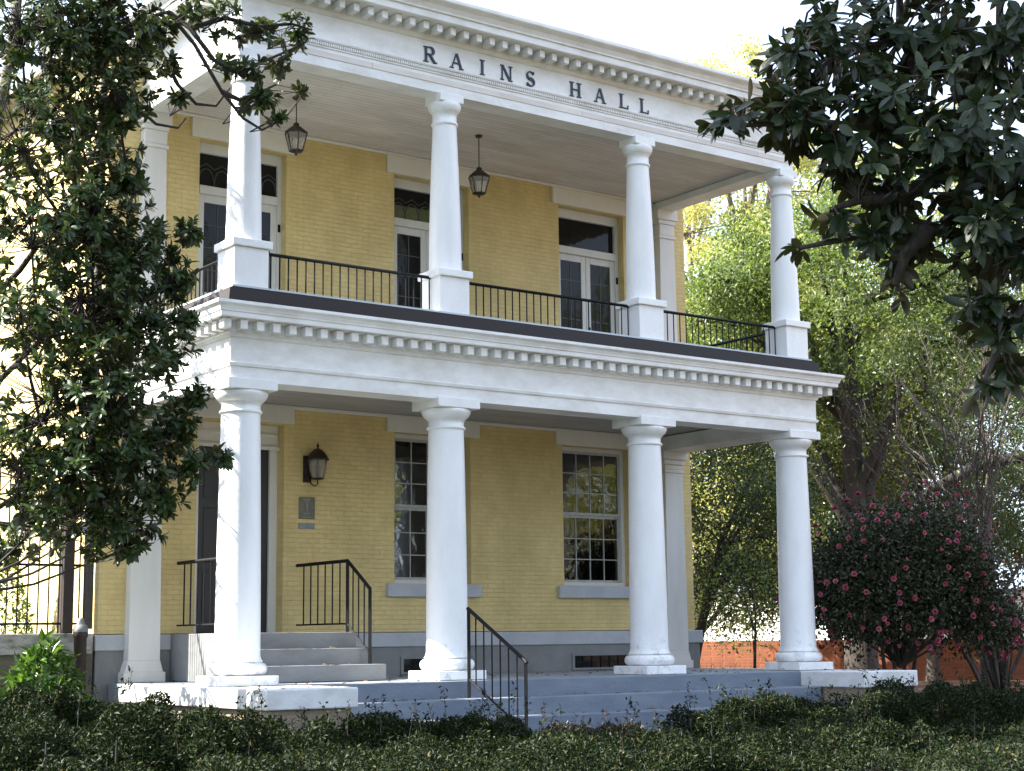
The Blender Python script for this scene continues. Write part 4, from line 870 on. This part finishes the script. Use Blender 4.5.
mound('low_hedge', 'loose green shrub with upright shoots in front of the blue grey steps', 'hedge', 4.7, 8.2, -3.9, -2.3, -.34, 46000, HEDGE, .05, 25, 52, 'evergreen shrubs before the porch', 50)
mound('low_hedge', 'evergreen shrub at lower right, in front of the right coping block', 'hedge', 7.8, 12.5, -4.2, -2.3, -.20, 50000, HEDGE, .05, 26, 60, 'evergreen shrubs before the porch', 40)
mound('low_hedge', 'front row of shrubs along the bottom edge of the view', 'hedge', -5.5, 6.0, -6.6, -4.3, -.47, 95000, HEDGE, .046, 27, 130, 'evergreen shrubs before the porch', 40)
mound('low_hedge', 'bottom right shrubs, nearest the viewer and below the camellia', 'hedge', 2.6, 13.0, -12, -6.0, -.46, 100000, HEDGE, .046, 28, 150, 'evergreen shrubs before the porch', 30)
q = at(28, 690, .9)
mound('leafy_shrub', 'bright glossy broad leaved shrub in front of the mossy wall at far left', 'shrub', q.x-1.2, q.x+.7, .1, 1.7, .34, 4200, BRIGHT, .15, 31, 14)
q = at(30, 610, 4.6)
mound('leafy_shrub', 'green bush growing behind the iron fence at far left', 'shrub', q.x-2.6, q.x+1.3, 4.2, 5.4, 1.55, 14000, BRIGHT, .08, 32, 34)

# --- far right: orange wall, low brick kerb wall, white building, dry grass
ORANGE = brick('orange brick', (.21, .064, .025), (.17, .048, .018), (.21, .085, .04), .24, .085, .009, .7)
LOWB = brick('low brick wall', (.30, .15, .09), (.25, .12, .07), (.34, .28, .22))
FARW = painted('far white wall', (.80, .80, .78), (.7, .7, .68), .2)
def wallbetween(name, label, cat, a, c, z0, z1, th, m, cap=None, capm=None):
    d = Vector((c.x-a.x, c.y-a.y, 0)).normalized(); nrm = Vector((-d.y, d.x, 0))*th/2; t = thing(name, ((a.x+c.x)/2, (a.y+c.y)/2, z0), label, cat)
    def slab(w, za, zb):
        p = [a-nrm*w, c-nrm*w, c+nrm*w, a+nrm*w]; v = [(q.x, q.y, z) for z in (za, zb) for q in p]
        return MB().add(v, [(3, 2, 1, 0), (4, 5, 6, 7), (0, 1, 5, 4), (1, 2, 6, 5), (2, 3, 7, 6), (3, 0, 4, 7)])
    slab(1, z0, z1).build('wall', m, t)
    if cap: slab(1+.12/th, z1, z1+cap).build('coping', capm or m, t)
    close(t)
wallbetween('garden_wall', 'long orange plastered wall behind the camellia', 'wall', ground_at(600, 50), ground_at(1150, 44), GZ-.1, .42, .4, ORANGE)
wallbetween('garden_wall', 'low brick kerb wall on the dry ground right of the camellia stems', 'wall', ground_at(860, 35), ground_at(1150, 34), GZ-.1, -.45, .3, LOWB)
wa = ground_at(1120, 56); wc = wa+Vector((-.43, .9, 0))*52
wallbetween('white_building', 'long low white building beyond the orange wall', 'building', wa, wc, GZ-.1, 1.95, 6, FARW, .12, ROOFM)
DRY = leafmat('dry straw', (.30, .22, .10), (.48, .36, .18), .3, .7)
q = ground_at(722, 29); N = 900
P = np.array([q.x, q.y, GZ])+rng.normal(size=(N, 3))*np.array([.5, .5, 0]); A = np.stack([rng.normal(size=N)*.35, rng.normal(size=N)*.35, np.ones(N)], 1)
tag(leaves('dry_grass', P, A, rand_dirs(N), rng.uniform(.5, 1.15, N), rng.uniform(.012, .02, N), DRY, None, 'small', .1, .1), 'clump of dry straw coloured grass behind the right end of the porch', 'grass', kind='stuff')

# --- fallen leaves on the porch, the steps and the soil
LITTER = leafmat('fallen brown leaf', (.10, .05, .02), (.26, .16, .07), .1, .7)
r_ = np.random.default_rng(77); spots_ = []
for (xa, xb, ya, yb, z, k) in ((-.4, W+.4, -.55, 2.9, .004, 170), (.7, 9.2, -1.04, -.66, -.218, 70), (.7, 9.2, -1.5, -1.08, -.443, 70), (-.5, .6, -1.85, -.6, .006, 26), (9.35, 10.4, -1.85, -.6, .006, 26), (.6, 2.4, .65, .95, .226, 12), (.6, 2.4, 1.0, 1.35, .446, 12), (10.5, 26, -3, 22, GZ+.012, 1500)):
    spots_.append(np.stack([r_.uniform(xa, xb, k), r_.uniform(ya, yb, k), np.full(k, z)+r_.uniform(0, .006, k)], 1))
P = np.concatenate(spots_); k = len(P); A = r_.normal(size=(k, 3))*np.array([1, 1, .12])
tag(leaves('fallen_leaves', P, A, np.array([0, 0, 1.0])+r_.normal(size=(k, 3))*.2, r_.uniform(.05, .10, k), r_.uniform(.025, .05, k), LITTER, None, 'small', .3, .1), 'dry brown leaves scattered on the porch floor, steps and soil', 'fallen leaves', kind='stuff')
